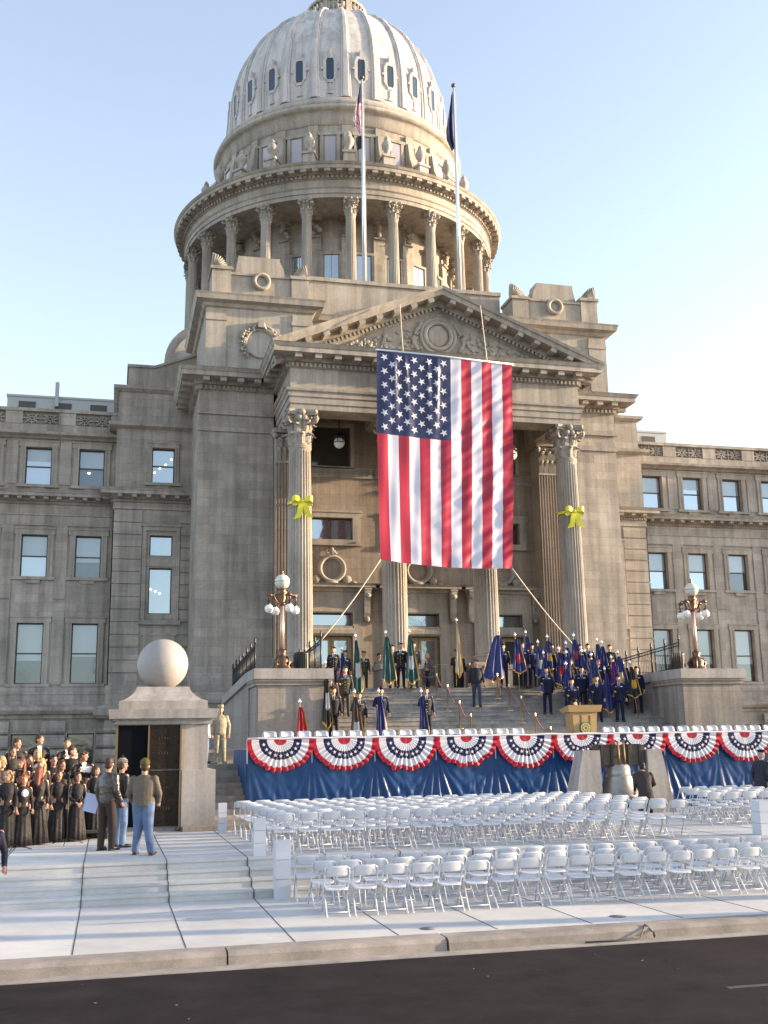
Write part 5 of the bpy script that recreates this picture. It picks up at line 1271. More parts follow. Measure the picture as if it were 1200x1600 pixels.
    JM=g('jacket'); cut=g('cut','jacket'); hem={'jacket':.80,'coat':.50,'bomber':.90,'dress':.80,'blouse':.86}[cut]
    ww=W*(.9 if fem else 1.0); j=MB()
    rg=[(hem,(.195 if cut!='bomber' else .17)*ww,.142*ww,0,0),(.95,.178*ww,.128*ww,0,0),(1.08,(.15 if fem else .168)*ww,.118*ww,0,-lean*.4),(1.24,.19*ww,(.138 if not fem else .135)*ww,0,-lean*.7-.0),(1.37,.205*ww,.125*ww,0,-lean*.9),(1.445,.165*ww,.092,0,-lean),(1.50,.072,.07,0,-lean+.005)]
    if cut=='bomber' : rg[0]=(hem,.188*ww,.135*ww,0,0); rg[1]=(.95,.195*ww,.142*ww,0,0); rg[2]=(1.08,.192*ww,.14*ww,0,-lean*.4); rg[3]=(1.24,.205*ww,.145*ww,0,-lean*.7)
    if fem: rg[1]=(.95,.165*ww,.12*ww,0,0); rg[2]=(1.08,.138*ww,.108*ww,0,-lean*.4); rg[3]=(1.24,.168*ww,.135*ww,0,-lean*.7); rg[4]=(1.37,.185*ww,.115*ww,0,-lean*.9)
    loft(j,LD(rg),18)
    for s_ in(-1,1):
        e,w_=arm[s_]; kk=1.14 if cut=='bomber' else (.9 if fem else 1.0)
        j.capsule(sh(s_)+Vector((-s_*.012,0,-.022)),e,.070*kk,.056*kk); j.capsule(e,w_+(e-w_).normalized()*.02,.056*kk,.044*kk)
    JL=JM if isinstance(JM,list) else [JM]
    piece(j,'jacket' if cut not in('dress','blouse') else 'blouse',JL,fn=g('jpaint'))
    if g('skirt'):
        s_=MB(); rs=[]; n=72
        for z,rx in((.98,.15),(.85,.19),(.6,.215),(.3,.25),(.03,.275)):
            rs.append([(rx*math.cos(2*PI*k/n)*(1+.07*(1-z)*math.sin(k*2*PI/n*13)),rx*.8*math.sin(2*PI*k/n)*(1+.07*(1-z)*math.sin(k*2*PI/n*13)),z) for k in range(n)])
        s_.rings(rs); s_.build('skirt',g('skirt'),r,True)
    else:
        t=MB(); t.ell((0,0,.93-drop),(.165*W,.12*W,.12),14,8)
        for s_ in(-1,1):
            a=ank[(s_+1)//2]; kk=g('baggy',1.0); t.capsule(hip(s_),kn(s_,a),.098*kk*W,.074*kk); t.capsule(kn(s_,a),Vector((a[0],a[1]+.01,.09)),.073*kk,.060*kk)
        piece(t,'trousers',g('trousers'))
        for s_ in(-1,1):
            a=ank[(s_+1)//2]; q=MB(); q.capsule((a[0],a[1]+.04,.045),(a[0]+s_*.035,a[1]-.16,.035),.045,.036); q.box(a[0]-.035+s_*.01,a[0]+.035+s_*.01,a[1]-.17,a[1]+.08,0,.03); q.build('shoe',g('shoes',SHOE),r,True)
    # collar, shirt, tie
    if g('shirt'):
        yf=-.125*ww-lean*.9; q=MB(); q.add([(-.05,yf+.035,1.49),(.05,yf+.035,1.49),(.035,yf-.012,1.36),(0,yf-.022,1.27),(-.035,yf-.012,1.36)],[(0,1,2,3,4)]); q.box(-.055,.055,yf+.03,yf+.055,1.475,1.51); q.build('shirt_front',g('shirt'),r,True)
        if g('tie'): q=MB(); q.add([(-.014,yf+.015,1.475),(.014,yf+.015,1.475),(.02,yf-.035,1.32),(0,yf-.04,1.27),(-.02,yf-.035,1.32)],[(0,1,2,3,4)]); q.build('tie',g('tie'),r,True)
    if g('buttons'):
        q=MB()
        for z in(1.22,1.12,1.02,.93): q.ell((.0,-.142-lean*.6,z),(.016,.01,.016),8,5)
        for s_ in(-1,1): q.ell((s_*.07,-.15,1.33),(.012,.01,.012),6,4); q.ell((s_*.10,-.145,1.17),(.014,.01,.014),6,4)
        q.build('buttons',GOLD,r,True)
    if g('medals'):
        q=MB(); q.box(.06,.14,-.155-lean*.9,-.12,1.335,1.365,0); q.box(.065,.135,-.152-lean*.9,-.12,1.31,1.332,1); q.box(-.14,-.08,-.152-lean*.9,-.12,1.335,1.35,2); q.build('ribbons',[FW,FR,GOLD],r,True)
    if g('patch'):
        q=MB(); q.ell((.0,-.14,1.33),(.09,.03,.10),8,6); q.build('white_bib',FW,r,True)
    # hair
    hc=g('hair'); ht=g('style','short'); random.seed(g('seed',1)); tophat=g('hat')
    if hc:
        q=MB(); q.ell(hv((0,.018 if not tophat else .024,.052 if not tophat else .045)),(.090,.106 if not tophat else .098,.094 if not tophat else .07),14,10,M=M)
        if ht=='short': q.ell(hv((0,.05,-.02)),(.078,.065,.08),12,8,M=M)
        if ht in('long','wavy'):
            q.capsule(hv((0,.06,.0)),hv((0,.085,-.26)),.085,.075)
            for s_ in(-1,1): q.capsule(hv((s_*.07,.01,.03)),hv((s_*.085,-.01,-.2)),.032,.035); q.capsule(hv((s_*.085,-.0,-.2)),hv((s_*.08,-.05,-.28)),.035,.02)
        if ht=='bob':
            q.ell(hv((0,.045,-.04)),(.092,.085,.11),12,8,M=M)
            for s_ in(-1,1): q.capsule(hv((s_*.075,.0,.03)),hv((s_*.082,-.01,-.09)),.03,.03)
        if ht in('wavy','curly'):
            for k in range(46):
                a=random.uniform(0,2*PI); z=random.uniform(-.16 if ht=='curly' else -.3,.09); rr=.095+random.uniform(0,.02)
                if math.sin(a)<-.25 and z<.05: continue
                q.ell(hv((rr*math.cos(a),.02+rr*math.sin(a),z)),(.03,.03,.03),6,5)
        piece(q,'hair',hc,min(vox,.014))
    if tophat:
        q=MB(); mm=g('hatmat')
        if tophat=='beret':
            q.ell(hv((.015,.01,.112)),(.112,.12,.036),14,8,M=M@Matrix.Rotation(R_(14),3,'Y')); q.ell(hv((0,.01,.08)),(.088,.104,.035),14,8,M=M)
            q.build('beret',mm,r,True); MB().ell(hv((-.03,-.105,.10)),(.014,.008,.016),6,5).build('badge',GOLD,r,True)
        elif tophat=='peaked':
            q.ell(hv((0,.0,.135)),(.128,.135,.030),18,8,M=M); q.lathe([(.09,.0),(.096,.05),(.115,.06)],hv((0,.01,.075)),20); q.build('cap',mm,r,True)
            MB().ell(hv((0,-.10,.075)),(.07,.055,.010),12,6,M=M@Matrix.Rotation(R_(-20),3,'X')).build('visor',BLKLEATHER,r,True); MB().ell(hv((0,-.105,.115)),(.02,.01,.022),6,5).build('badge',GOLD,r,True)
        elif tophat=='side':
            q.hexa([hv(p) for p in((-.07,-.09,.07),(.07,-.09,.07),(.07,.10,.06),(-.07,.10,.06),(-.012,-.12,.155),(.012,-.12,.155),(.012,.12,.16),(-.012,.12,.16))]); q.ell(hv((0,.01,.085)),(.083,.1,.045),12,8,M=M); q.build('side_cap',mm,r,True)
        elif tophat=='patrol':
            q.lathe([(.094,.0),(.1,.09),(.09,.1),(.0,.1)],hv((0,.01,.06)),18); q.ell(hv((0,-.10,.062)),(.07,.05,.010),12,6,M=M); q.build('patrol_cap',mm,r,True)
        elif tophat=='beanie':
            me=MB().ell(hv((0,.012,.07)),(.094,.112,.095),22,30,M=M)
            ms=mm if isinstance(mm,list) else [mm]
            mesh=me.mesh('beanie',ms)
            if len(ms)>1: paint(mesh,lambda c:(int((c[2]-Hc.z)*60)%2))
            part(mesh,'beanie',r); 
            if len(ms)>1: MB().ell(hv((0,.012,.185)),(.03,.03,.03),8,6).build('pompom',ms[1],r,True)
    if g('glasses'):
        q=MB()
        for s_ in(-1,1): q.tube([hv((s_*.032+.022*math.cos(t*PI/4),-.101,.018+.016*math.sin(t*PI/4))) for t in range(9)],.003,4)
        q.build('glasses',IRON,r,True)
    for extra in g('extra',[]): extra(r)
    r.scale=(S,S,S); return r
def used_tree(p,first):
    if first['n']==0: first['n']=1; return p
    return copy_tree(p)
SHOE=mat('black_shoe',(.015,.013,.013),.35); BLKLEATHER=mat('black_leather',(.012,.012,.012),.3); GOLD=mat('gold_metal',(.75,.5,.14),.3,metal=.8)
NAVY=mat('air_force_blue',(.010,.013,.038),.8,var=.1,spec=.25,bump=.8,bscale=11); NAVYD=mat('dark_navy',(.006,.0065,.017),.75,var=.1,bump=.8,bscale=11); OLIVE=mat('army_green',(.045,.042,.03),.8,var=.1,bump=.8,bscale=11); BLACKC=mat('black_wool',(.012,.010,.012),.8,var=.15,bump=.8,bscale=11); BRNB=mat('choir_black',(.009,.0055,.006),.7,var=.3,scale=14,bump=.8,bscale=11)
SHIRTW=mat('white_shirt',(.75,.75,.78),.7); SHIRTB=mat('light_blue_shirt',(.30,.40,.60),.7); TIE=mat('dark_tie',(.015,.015,.04),.6)
JEANS=mat('blue_jeans',(.10,.15,.26),.8,var=.3,scale=5,bump=.8,bscale=11); JEANSL=mat('light_jeans',(.20,.28,.42),.8,var=.25,scale=6,bump=.8,bscale=11)
TAUPE=mat('taupe_jacket',(.13,.10,.07),.75,var=.08,bump=.8,bscale=11); PALE=mat('pale_sleeve',(.20,.22,.30),.6); LEATH=mat('brown_leather',(.045,.028,.018),.28,spec=.8,bump=1.0,bscale=14,var=.2); BRNT=mat('brown_trousers',(.03,.017,.012),.8)
GRAYC=mat('grey_coat',(.085,.085,.09),.85,var=.15,bump=.8,bscale=11); BROWNC=mat('brown_coat',(.035,.02,.016),.7,var=.2,bump=.8,bscale=11)
CAMO=mat('camouflage',(.16,.14,.09),.85,col2=(.42,.36,.26),scale=16)
H_BR=mat('brown_hair',(.06,.025,.012),.6,var=.3,scale=30); H_RED=mat('red_hair',(.33,.07,.02),.6,var=.3,scale=30); H_AUB=mat('auburn_hair',(.16,.04,.015),.6,var=.3,scale=30); H_BL=mat('blonde_hair',(.42,.26,.11),.6,var=.3,scale=30); H_DK=mat('dark_hair',(.014,.010,.009),.6); H_GR=mat('grey_hair',(.3,.28,.26),.7)
GREENB=mat('olive_knit',(.12,.11,.02),.9,bump=.6,bscale=80); 
FAR=mat
# -------- where on the stair does a pixel of the photograph fall
Rm=ROT
def ray_(u,v):
    d=(u-600,v-800,1690.0); return Vector([sum(r[i]*d[i] for i in range(3)) for r in Rm])
def on_stair(u,v):
    r=ray_(u,v); y=33.0
    while y<48:
        p=r*(y/r.y); 
        if p.z+2.06<=stairz(y): return Vector((p.x,y+.16 if y<41.4 else y,stairz(y+.16)))
        y+=.02
    p=r*(42.6/r.y); return Vector((p.x,42.6,4.13))
def by_head(u,v,h,y0=35.3,y1=47.0):
    """the stair tread on which a person of height h would show the crown of the head at (u,v)"""
    r=ray_(u,v); best=None; y=y0
    while y<y1:
        p=r*(y/r.y); e=abs(p.z+2.06-(stairz(y)+h))
        if best is None or e<best[0]: best=(e,y,p.x)
        y+=.03
    y=best[1]; i=round((y-SY0)/SD); 
    if y<SY0+SD*(NS-1): y=SY0+SD*max(0,i)+.2
    return Vector((best[2],y,stairz(y)))
def face_cam(p,off=0): return math.atan2(p.x,p.y)*-1+R_(off)
# -------- guard prototypes
HOLD=posed(RE=(-.27,-.06,1.17),RW=(-.20,-.27,1.16)); SALUTE=posed()
guards=[('A',dict(jacket=NAVY,trousers=NAVY,shirt=SHIRTB,tie=TIE,hat='side',hatmat=NAVY,hair=H_BR,medals=True,shoes=SHOE)),
        ('B',dict(jacket=NAVYD,trousers=NAVY,shirt=SHIRTW,tie=TIE,hat='beret',hatmat=BLACKC,hair=H_DK,buttons=True,medals=True)),
        ('C',dict(jacket=OLIVE,trousers=OLIVE,shirt=SHIRTW,tie=TIE,hat='beret',hatmat=BLACKC,hair=H_DK,buttons=True,medals=True)),
        ('D',dict(jacket=NAVY,trousers=NAVY,cut='coat',shirt=SHIRTW,tie=TIE,hat='side',hatmat=NAVY,hair=H_DK)),
        ('E',dict(jacket=NAVYD,trousers=NAVYD,shirt=SHIRTW,tie=TIE,hat='peaked',hatmat=NAVYD,hair=H_BR,medals=True)),
        ('F',dict(jacket=NAVY,trousers=NAVY,shirt=SHIRTB,tie=TIE,hair=H_BR,medals=True))]
protos={}
def proto(key,hold):
    if (key,hold) not in protos:
        p=figure(HOLD if hold else HANG,dict(guards)[key],.02); protos[(key,hold)]=[p,0]
    e=protos[(key,hold)]
    if e[1]==0: e[1]=1; return e[0]
    return copy_tree(e[0])
def guard(key,hold,pos,label,group='uniformed guards on the stair',off=0,h=1.78):
    o=proto(key,hold); o.location=pos; o.rotation_euler=(0,0,face_cam(pos,off)); s_=h/1.78; o.scale=(s_,s_,s_); tag(o,label,'person',group); return o
WOODP=mat('flag_staff_wood',(.50,.30,.13),.45); SILV=mat('silver_finial',(.85,.85,.88),.2,metal=.8)
C_BL=mat('colour_blue',(.018,.03,.17),.6,sheen=.2); C_GR=mat('colour_green',(.012,.085,.085),.55,sheen=.3); C_RD=mat('colour_red',(.50,.015,.02),.55,sheen=.3); C_BK=mat('colour_black',(.02,.018,.025),.55); C_BR=mat('colour_brown',(.10,.06,.045),.6); C_PU=mat('colour_purple',(.14,.02,.2),.55); C_WG=mat('colour_cream',(.60,.50,.32),.6)
FRN=mat('gold_fringe',(.70,.40,.05),.6)
random.seed(99)
def colour(pos,toppt,Lc,wd,m1,label,m2=None,patch=None,dx=0,foot=None,cat='flag'):
    """a furled colour on a staff: foot of the staff, top of the finial, cloth drop and spread"""
    foot=Vector(foot) if foot else Vector(pos); toppt=Vector(toppt); r=empty('ceremonial_flag',foot,label,cat,'furled colours carried on the stair')
    d=toppt-foot; L=d.length; d.normalize()
    MB().tube([(0,0,0),d*(L-.22)],.018,8).build('staff',WOODP,r,True)
    q=MB(); e=d*(L-.22); q.tube([e,e+d*.04,e+d*.09,e+d*.14,e+d*.22],[.012,.03,.055,.035,.004],8); q.build('finial',SILV,r,True)
    t=MB(); nz,nw=26,18; vs_=[]; ph=random.uniform(0,6); sx=random.choice((-1,1)); base=d*(L-.30)
    for i in range(nz+1):
        u=i/nz; w_=wd*(.22+.85*u**.8)
        for k in range(nw+1):
            v=k/nw; x=(v-.32)*w_*(1 if dx>=0 else -1); y=-.06-.07*math.sin(v*15+ph+u*1.5)*(.35+.65*u)-.03*math.sin(v*31+u*4)
            vs_.append(base+Vector((x-d.x*u*Lc*.0+dx*u*.15,y,-u*Lc*(1-.12*abs(v-.5)*2)))+Vector((0,0,0)))
    fs=[];mi=[]
    for i in range(nz):
        for k in range(nw):
            a=i*(nw+1)+k; fs.append((a,a+1,a+nw+2,a+nw+1)); uu=i/nz;vv=k/nw
            mi.append(1 if (i>=nz-1 or k>=nw-1 and i>6) else (2 if patch and abs(uu-.55)<.14 and abs(vv-.5)<.25 else 0))
    t.add(vs_,fs,0,True); t.m=mi; t.build('flag_cloth',[m1,FRN,patch or m1],r,True,recalc=False)
    return r
def pt(u,v,y): r=ray_(u,v); p=r*(y/r.y); return Vector((p.x,p.y,p.z+2.06))
# (u, v of crown, prototype, holds a staff, label)
G=[(521,1011,'B',0,'guard in dark tunic and beret, leftmost beside the iron railing'),
(538.6,1017,'B',0,'guard in dark tunic just right of the leftmost guard by the railing'),
(541,1039,'C',1,'guard in olive uniform below the blue colour on the left of the stair'),
(568,1018,'C',1,'guard in olive army uniform and beret right of the green colour'),
(518.4,1053,'C',1,'guard with gold buttons beside the corner of the left cheek block'),
(523.4,1082,'E',1,'guard in black with peaked cap at the foot of the stair, far left'),
(563,1090,'B',1,'guard half hidden behind the brown and white furled colour'),
(598,1084,'A',1,'guard with light blue colour at the foot of the stair, left one of two'),
(668.6,1084,'B',1,'guard with light blue colour at the foot of the stair, right one of two'),
(612.7,1008,'B',1,'guard holding a green colour before the second column'),
(629.4,1010,'B',0,'guard between the two green colours at the stair top'),
(646,1002,'C',1,'tallest guard in olive behind the right green colour'),
(785.5,1003,'A',1,'guard holding the wide blue colour before the third column'),
(815.8,1003,'F',1,'bareheaded guard with a staff at the stair top right of the third column'),
(830.5,1002,'A',0,'guard at the stair top just right of the bareheaded one'),
(861.3,1002,'A',0,'guard at the stair top before the right pilaster'),
(853.9,1020.7,'F',1,'guard standing one row above the man with the white gloves and staff'),
(856,1041,'A',1,'guard alone in the middle of the right half, staff at his left'),
(895.9,1020,'A',1,'guard in glasses amid the stacked blue colours, upper one'),
(906,1006.7,'A',0,'guard at the very top behind the stacked blue colours, left of a pair'),
(917.8,1006,'A',0,'guard at the very top behind the stacked blue colours, right of a pair'),
(895,1039,'F',1,'guard amid the stacked blue colours, middle one'),
(894,1060,'A',1,'guard amid the stacked blue colours, lowest one above the lectern'),
(948.8,1024,'F',1,'guard behind the purple colour near the right railing'),
(937.9,1037,'F',1,'guard just above the one in a long overcoat'),
(934.8,1053,'D',1,'guard in a long dark overcoat right of the lectern'),
(968.7,1054.5,'A',1,'guard with slanting staff on the lowest row at the right'),
(976,1038,'F',1,'guard with light hair behind the slanting staffs at the right'),
(872,1009,'A',0,'guard at the stair top between the pilaster and the stacked colours'),
(926,1033,'A',1,'guard just left of the long overcoat, one row higher'),
(960,1034,'B',0,'guard in dark tunic behind the slanting staff'),
(912,1048,'A',0,'guard between the lowest stacked colour and the long overcoat'),
(998.5,1048.7,'A',1,'rightmost guard of the lowest row beside the right cheek wall')]
for u,v,k,hld,lab in G:
    h=random.uniform(1.74,1.82); p=by_head(u,v,h); guard(k,hld,p,lab,off=random.uniform(-8,8),h=h)
# loose figures at the stair top
def solo(pose,out,pos,rz,label,vox=.018,h=1.78,cat='person',group=None):
    o=figure(pose,out,vox,h); o.location=pos; o.rotation_euler=(0,0,rz); tag(o,label,cat,group); return o
p=by_head(667,1021,1.68); SH=Vector
def paper(a,b,c,d,m_=None):
    def f(r): q=MB(); q.add([a,b,c,d],[(0,1,2,3)]); q.build('sheet_of_paper',m_ or SHIRTW,r,True)
    return f
solo(posed(RE=(-.24,-.08,1.16),RW=(-.08,-.30,1.15),LE=(.24,-.08,1.16),LW=(.10,-.30,1.15),yaw=30),dict(jacket=GRAYC,trousers=NAVYD,cut='coat',hair=H_BL,style='bob',fem=True,shirt=FR),p,R_(60),'woman in a grey coat reading from a paper at the stair top',h=1.68)
o=MB().add([(-.02,-.15,0),(.55,-.12,.03),(.55,.12,.06),(-.02,.1,.02)],[(0,1,2,3)]).build('paper_sheet',SHIRTW); o.location=p+Vector((.32,-.1,1.16)); tag(o,'white paper sheet held by the woman in the grey coat','paper')
p=by_head(713.4,1018,1.72); solo(posed(RE=(-.24,-.06,1.16),RW=(-.08,-.24,1.2),LE=(.24,-.06,1.16),LW=(.08,-.24,1.2)),dict(jacket=BLACKC,trousers=BLACKC,hat='peaked',hatmat=BLACKC,patch=True,hair=H_DK),p,face_cam(p),'person in black with a white chest patch before the middle column gap')
p=p+Vector((.30,.55,0)); solo(HANG,dict(jacket=NAVYD,trousers=NAVYD,hair=H_BR),p,face_cam(p,30),'dark clad person behind the one with the white chest patch')
p=by_head(592,1025,1.70); solo(HANG,dict(jacket=GRAYC,trousers=GRAYC,hat='side',hatmat=BLACKC,cut='coat',hair=H_DK),p,face_cam(p,40),'person in a long grey coat standing back beside the second column')
p=by_head(952,1010,1.72); solo(HANG,dict(jacket=BLACKC,trousers=BLACKC,hat='side',hatmat=BLACKC,hair=H_DK),p,face_cam(p),'person in a black coat at the top by the right iron railing')
p=on_stair(748,1106); solo(posed(ank=((-.10,.18),(.10,-.16)),LW=(.28,-.12,.92),RW=(-.27,.06,.92)),dict(jacket=NAVYD,trousers=mat('dark_blue_trousers',(.03,.04,.075),.8),cut='bomber',hat='beret',hatmat=NAVYD,hair=H_GR,wide=1.05),p,face_cam(p,4),'man in a dark blue jacket walking down the middle of the stair')
p=pt(892.8,1093,34.3); p.z=SZ; solo(posed(lean=.05),dict(jacket=NAVYD,trousers=NAVYD,hat='peaked',hatmat=NAVYD,hair=H_BR,shirt=FR),Vector((p.x,34.3,SZ)),R_(70),'officer in a dark blue cap speaking beside the wooden lectern',h=1.72)
# -------- colours: finial pixel, cloth drop, spread
def col_at(u,v,dy,foot_u,drop,wd,m1,label,patch=None,crown_v=None,yy=None,dx=0):
    if u>775: wd*=1.4; yy-=.35
    if yy is None: yy=by_head(u,(crown_v or v+28),1.78).y-.35
    tp=pt(u,v,yy); fz=stairz(yy); fp=pt(foot_u,1100,yy); fp.z=max(fz,tp.z-2.9); colour(None,tp,drop,wd,m1,label,patch=patch,foot=fp,dx=dx)
col_at(534,1008,0,531,1.75,.42,C_BL,'blue colour in front of the guards by the left railing',patch=C_RD,yy=39.9)
col_at(554.6,988,0,560,2.1,.42,C_GR,'tall green colour between the two left guard groups',patch=FW,yy=39.9)
col_at(602,983,0,606,1.9,.55,C_GR,'green colour with gold fringe before the second column, left one',yy=41.2)
col_at(638.7,981,0,638,1.95,.50,C_GR,'green colour with white device before the second column, right one',patch=FW,yy=41.2)
col_at(591.4,1074,0,590,1.75,.48,C_BL,'bright blue colour at the foot of the stair, left one',patch=C_BL,yy=36.1)
col_at(657.5,1074,0,659,1.78,.40,C_BL,'bright blue colour at the foot of the stair, right one',yy=36.1)
col_at(508,1029,0,511,2.1,.34,C_BK,'black colour with white letters left of the man in a peaked cap',patch=FW,yy=36.5)
col_at(554,1075,0,549,2.0,.52,C_BR,'brown furled colour with white bands at the foot of the stair',patch=FW,yy=36.0)
col_at(468,1090,0,471,1.18,.42,C_RD,'small bright red flag on a staff before the left cheek block',yy=34.8)
col_at(778.5,981,0,782,1.9,.66,C_BL,'wide blue colour with fringe before the third column',yy=41.3,dx=-1)
col_at(804,987,0,814,1.4,.40,C_BL,'blue colour on a slanting staff right of the third column',patch=C_RD,yy=41.0)
col_at(820.5,983,0,828,1.3,.42,C_BL,'blue colour behind the slanting staff right of the third column',patch=C_RD,yy=41.9)
col_at(839.6,998,0,846,1.3,.40,C_BL,'blue colour with yellow device left of the lone guard',patch=C_WG,yy=40.3)
col_at(854.3,990,0,856,1.2,.42,C_BL,'blue colour directly before the right pilaster',patch=FRN,yy=41.8)
col_at(848.5,1015,0,850,1.5,.40,C_BL,'blue colour held by the lone guard in the right half',patch=FRN,yy=39.3)
col_at(883.5,1000,0,886,1.6,.40,C_BL,'topmost of the three stacked blue colours above the lectern',yy=40.5)
col_at(884,1014,0,886,1.5,.38,C_BL,'middle one of the three stacked blue colours above the lectern',yy=39.5)
col_at(883.5,1032,0,886,1.9,.36,C_BL,'lowest of the three stacked blue colours above the lectern',patch=FRN,yy=38.5)
col_at(895.6,988,0,897,1.2,.38,C_BL,'blue colour at the top behind the stacked ones',patch=C_RD,yy=41.9)
col_at(923,1018,0,926,1.75,.48,C_BL,'blue colour above the guard in the long overcoat',patch=FRN,yy=38.8)
col_at(931.8,995,0,933,1.5,.38,C_BL,'tall blue colour with red device, left one of a pair near the railing',patch=C_RD,yy=41.3)
col_at(939,998.5,0,944,1.4,.36,C_BL,'tall blue colour, right one of a pair near the railing',yy=40.9)
col_at(954,1022,0,966,1.4,.42,C_PU,'purple colour on a slanting staff at the right',yy=38.6)
col_at(964.5,1014,0,968,1.5,.42,C_BL,'blue colour with pale device beside the right railing',patch=C_WG,yy=39.8)
col_at(982.7,1030,0,996,1.2,.36,C_BK,'black and yellow colour beside the right cheek wall',patch=FRN,yy=38.7)
col_at(872,1008,0,874,1.4,.42,C_BL,'blue colour between the pilaster and the stacked colours',patch=C_RD,yy=41.5)
col_at(908,1012,0,911,1.4,.40,C_BL,'blue colour directly right of the stacked colours',patch=C_WG,yy=40.4)
col_at(944,1040,0,950,1.5,.40,C_BL,'blue colour between the overcoat and the slanting staff',yy=38.6)
col_at(713,964,0,714,2.3,.30,C_WG,'cream and gold cased colour before the middle door hood',yy=44.0)
# -------- camouflage soldier and the head behind him
p=Vector((3.33,34.55,1.5)); solo(posed(ank=((-.12,0),(.12,-.02)),LE=(.27,.0,1.16),RE=(-.27,.0,1.16)),dict(jacket=CAMO,trousers=CAMO,cut='bomber',baggy=1.15,hat='patrol',hatmat=CAMO,hair=H_BR,shoes=mat('tan_boot',(.35,.25,.15),.8)),p,face_cam(p,8),'soldier in desert camouflage standing on the terrace left of the stage',h=1.76)
p=Vector((2.93,34.9,1.5)); solo(HANG,dict(jacket=mat('pale_jacket',(.45,.45,.48),.7),trousers=JEANS,hair=H_BR),p,R_(80),'bareheaded person in a pale jacket half hidden behind the monument',h=1.74)
# ================================================= CHOIR
def cp(u,v,y):   # crown pixel -> height there
    q=pt(u,v,y); return q
CH=[ # u, crown v, y, kind, hair, style, yaw, label
(13,1204,25.2,'w',H_BL,'curly',-40,'choir woman with curly blonde hair, front row far left'),
(38,1211,25.3,'w',H_RED,'curly',-10,'choir woman with bright red curls and a pale scarf, front row'),
(62,1198,25.7,'w',H_AUB,'long',150,'choir woman with long auburn hair turned away, front row'),
(92.5,1204,26.2,'w',H_BR,'bob',5,'choir woman with hands lowered behind the microphone stand'),
(122,1207,26.2,'w',H_BR,'bob',10,'choir woman at the right end of the front row'),
(3,1182,26.2,'w',H_BL,'bob',40,'blonde choir woman cut off at the left edge, second row'),
(34,1185,26.8,'w',H_AUB,'long',-50,'choir woman with long auburn hair looking left, second row'),
(65,1185,26.9,'w',H_BL,'wavy',-30,'blonde choir woman in the second row, face turned left'),
(97,1188,27.2,'w',H_BR,'bob',30,'choir woman with dark bobbed hair in the second row'),
(20,1167,27.4,'w',H_BR,'long',10,'choir woman with long brown hair in the third row'),
(59,1171,27.6,'w',H_BL,'long',0,'choir woman with pale sash in the third row'),
(27,1154,28.1,'m',H_BR,'short',50,'choir man with reddish hair looking right, rear row left'),
(62,1148,28.4,'m',H_BR,'short',50,'tallest choir man looking right, rear row'),
(105,1154,28.4,'m',H_BR,'short',-20,'choir man holding up white music, rear row'),
(113,1166,27.8,'m',H_BR,'short',70,'choir man with a white sash in profile'),
(131,1173,27.3,'m',H_BR,'curly',50,'curly haired choir man holding white music, right end'),
(150,1197,26.9,'w',H_BR,'bob',60,'choir woman half hidden by the men at the right end'),
(-6,1192,25.6,'w',H_BR,'long',20,'choir woman mostly outside the left edge'),
(46,1180,27.1,'w',H_BR,'long',20,'choir woman between the second row singers, mostly hidden'),
(84,1180,27.7,'m',H_DK,'short',10,'dark haired choir man mostly hidden behind the second row'),]
risers=MB()
for u,v,y,kd,hair,style,yw,lab in CH:
    q=pt(u,v,y); base=1.66 if kd=='w' else 1.79
    z=0 if y<26.5 else (.2 if y<27.3 else (.42 if y<27.95 else .62)); h=min(1.92,max(1.50,q.z-z)); 
    z=max(0,q.z-base) if y>26.5 else 0; h=q.z-z
    random.seed(int(u*7)+3)
    if kd=='w':
        po=posed(RE=(-.22,-.02,1.14),RW=(-.20,-.16,.93),LE=(.22,-.02,1.14),LW=(.20,-.16,.93),yaw=yw) if random.random()<.6 else posed(RE=(-.23,-.03,1.14),RW=(-.07,-.22,1.0),LE=(.23,-.03,1.14),LW=(.07,-.22,1.0),yaw=yw)
        ou=dict(jacket=BRNB,cut='dress',skirt=BRNB,fem=True,hair=hair,style=style,seed=int(u)+9)
        if 'scarf' in lab or 'sash' in lab: ou['patch']=True
    else:
        po=posed(yaw=yw); ou=dict(jacket=BRNB,trousers=BRNB,shirt=SHIRTW if ('tallest' in lab or 'music' in lab) else None,hair=hair,style=style)
        if 'music' in lab: po=posed(RE=(-.26,-.10,1.2),RW=(-.16,-.34,1.34),LE=(.26,-.10,1.2),LW=(.16,-.34,1.34),yaw=yw); ou['extra']=[paper((-.15,-.42,1.3),(.15,-.42,1.3),(.16,-.46,1.42),(-.16,-.46,1.42))]
    solo(po,ou,Vector((q.x,y,z)),face_cam(q,10+random.uniform(-8,8)),lab,.013 if y<26.4 else .015,h,group='choir in black clothes on the plaza')
def riser(y0,y1,z,label):
    r=empty('choir_riser',(-1.2,y0,0),label,'riser','choir risers'); MB().box(-3.6,.1,y0,y1,z-.06,z).build('deck',mat('riser_deck',(.05,.045,.045),.8),r)
    q=MB()
    for x in(-3.5,-1.7,0): q.box(x-.03,x+.03,y0+.02,y0+.08,0,z-.06); q.box(x-.03,x+.03,y1-.08,y1-.02,0,z-.06)
    q.build('legs',IRON,r)
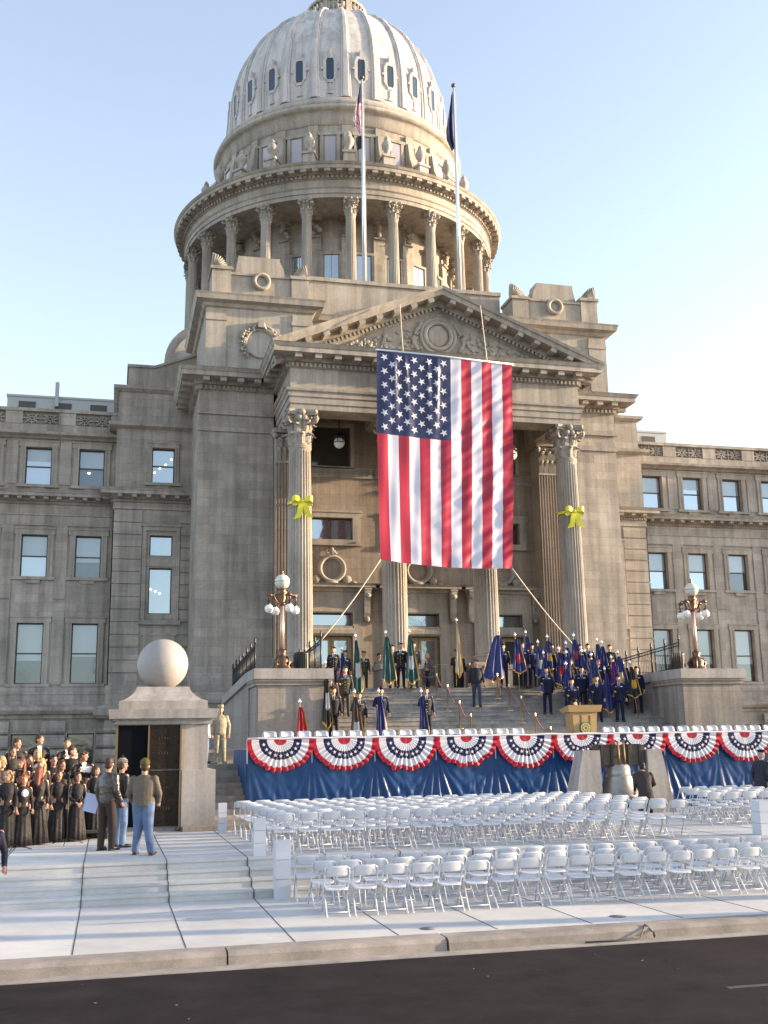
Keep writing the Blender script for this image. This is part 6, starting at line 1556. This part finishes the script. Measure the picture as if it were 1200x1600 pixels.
# microphone stands
def mic(u,v,y,h,label):
    q=pt(u,v,y); r=empty('microphone_stand',(q.x,y,0),label,'microphone stand','microphone stands before the choir'); m=MB(); m.tube([(0,0,.05),(0,0,h)],.011,6)
    for k in range(3): a=2*PI*k/3+.4; m.tube([(0,0,.12),(.38*math.cos(a),.38*math.sin(a),.01)],.01,5)
    m.build('stand',IRON,r,True); MB().tube([(0,0,h),(0,.02,h+.04),(.0,.10,h+.09)],[.012,.02,.026],8).build('microphone',IRON,r,True)
mic(104,1314,25.5,1.45,'black microphone stand in front of the choir women'); mic(21,1330,24.4,1.35,'black microphone stand at the left front of the choir')
# -------- onlookers
def on_plaza(u,v,z=0): r=ray_(u,v); t=(z-2.06)/r.z; return Vector((r.x*t,r.y*t,z))
p=on_plaza(165,1329); solo(posed(RE=(-.25,.03,1.15),RW=(-.26,-.10,.93),LE=(.25,.02,1.15),LW=(.26,-.08,.92),yaw=20,ank=((-.1,-.06),(.1,.03))),dict(jacket=LEATH,trousers=BRNT,cut='bomber',hair=H_BR,style='short',baggy=1.2),p,R_(140),'man in a shiny brown leather jacket with his back turned, by the choir',.012,1.84)
p=on_plaza(183,1326); solo(posed(LW=(.25,-.12,.95),RW=(-.25,-.12,.95),yaw=0),dict(jacket=mat('black_jacket',(.02,.013,.014),.6,var=.2),trousers=JEANSL,hat='beanie',hatmat=[mat('cream_knit',(.45,.38,.28),.9),mat('dark_knit',(.03,.02,.03),.9)],hair=H_BR,baggy=1.15),p+Vector((.05,.25,0)),R_(120),'man in a striped bobble hat and jeans behind the leather jacket',.012,1.80)
def bjp(c): return 1 if (abs(c[0])>.262 and c[2]<1.36) else 0
p=on_plaza(222,1336); solo(posed(RE=(-.30,.0,1.14),RW=(-.25,-.16,.98),LE=(.30,.0,1.14),LW=(.26,-.16,.98),yaw=15,ank=((-.19,.06),(.15,-.08))),dict(jacket=TAUPE,trousers=JEANS,cut='bomber',hat='beanie',hatmat=GREENB,hair=H_BR,wide=1.12,baggy=1.32,shirt=None,shoes=mat('brown_shoe',(.06,.025,.02),.5)),p,R_(163),'big man in an olive cap, taupe jacket and jeans seen from behind',.011,1.80)
o=MB().box(-.14,.14,-.006,.006,-.2,.2).build('folder',mat('blue_folder',(.45,.52,.75),.5)); o.location=on_plaza(139,1329)+Vector((0,.35,.92)); o.rotation_euler=(.3,.25,-.2); tag(o,'pale blue folder held low beside the leather jacket','folder')
# officer at the left edge, nearest the camera
solo(posed(RE=(-.25,.02,1.16),RW=(-.24,-.10,.93),LE=(.29,.05,1.17),LW=(.24,-.16,.98)),dict(jacket=mat('purple_navy_uniform',(.012,.007,.03),.6,var=.1),trousers=mat('dark_uniform_trousers',(.02,.012,.05),.7),shirt=SHIRTW,hair=H_BR,wide=1.05),Vector((-1.70,17.3,ZL)),R_(20),'officer in purplish dark uniform cut off by the left edge',.012,1.8)
# man at the bell and officer by the right edge
solo(posed(lean=.22,drop=.36,RE=(-.27,-.12,1.16),RW=(-.22,-.34,1.08),LE=(.26,-.1,1.16),LW=(.25,-.2,.98),head=(0,-.30,1.61)),dict(jacket=BROWNC,trousers=BLACKC,cut='jacket',hair=H_DK,style='short',wide=1.12),Vector((14.35,28.05,0)),R_(165),'dark haired man in a brown coat leaning towards the bell',.014,1.82)
solo(posed(lean=.10,head=(0,-.14,1.63)),dict(jacket=mat('dark_overcoat',(.018,.018,.03),.8),trousers=BLACKC,cut='coat',hat='peaked',hatmat=NAVYD,hair=H_GR,wide=1.12),Vector((17.0,26.6,0)),R_(110),'officer in a dark overcoat and cap bending at the right edge',.014,1.70)
riser(26.5,27.3,.2,'low dark choir riser, front step'); riser(27.3,27.95,.42,'dark choir riser, middle step'); riser(27.95,28.8,.62,'dark choir riser, rear step')
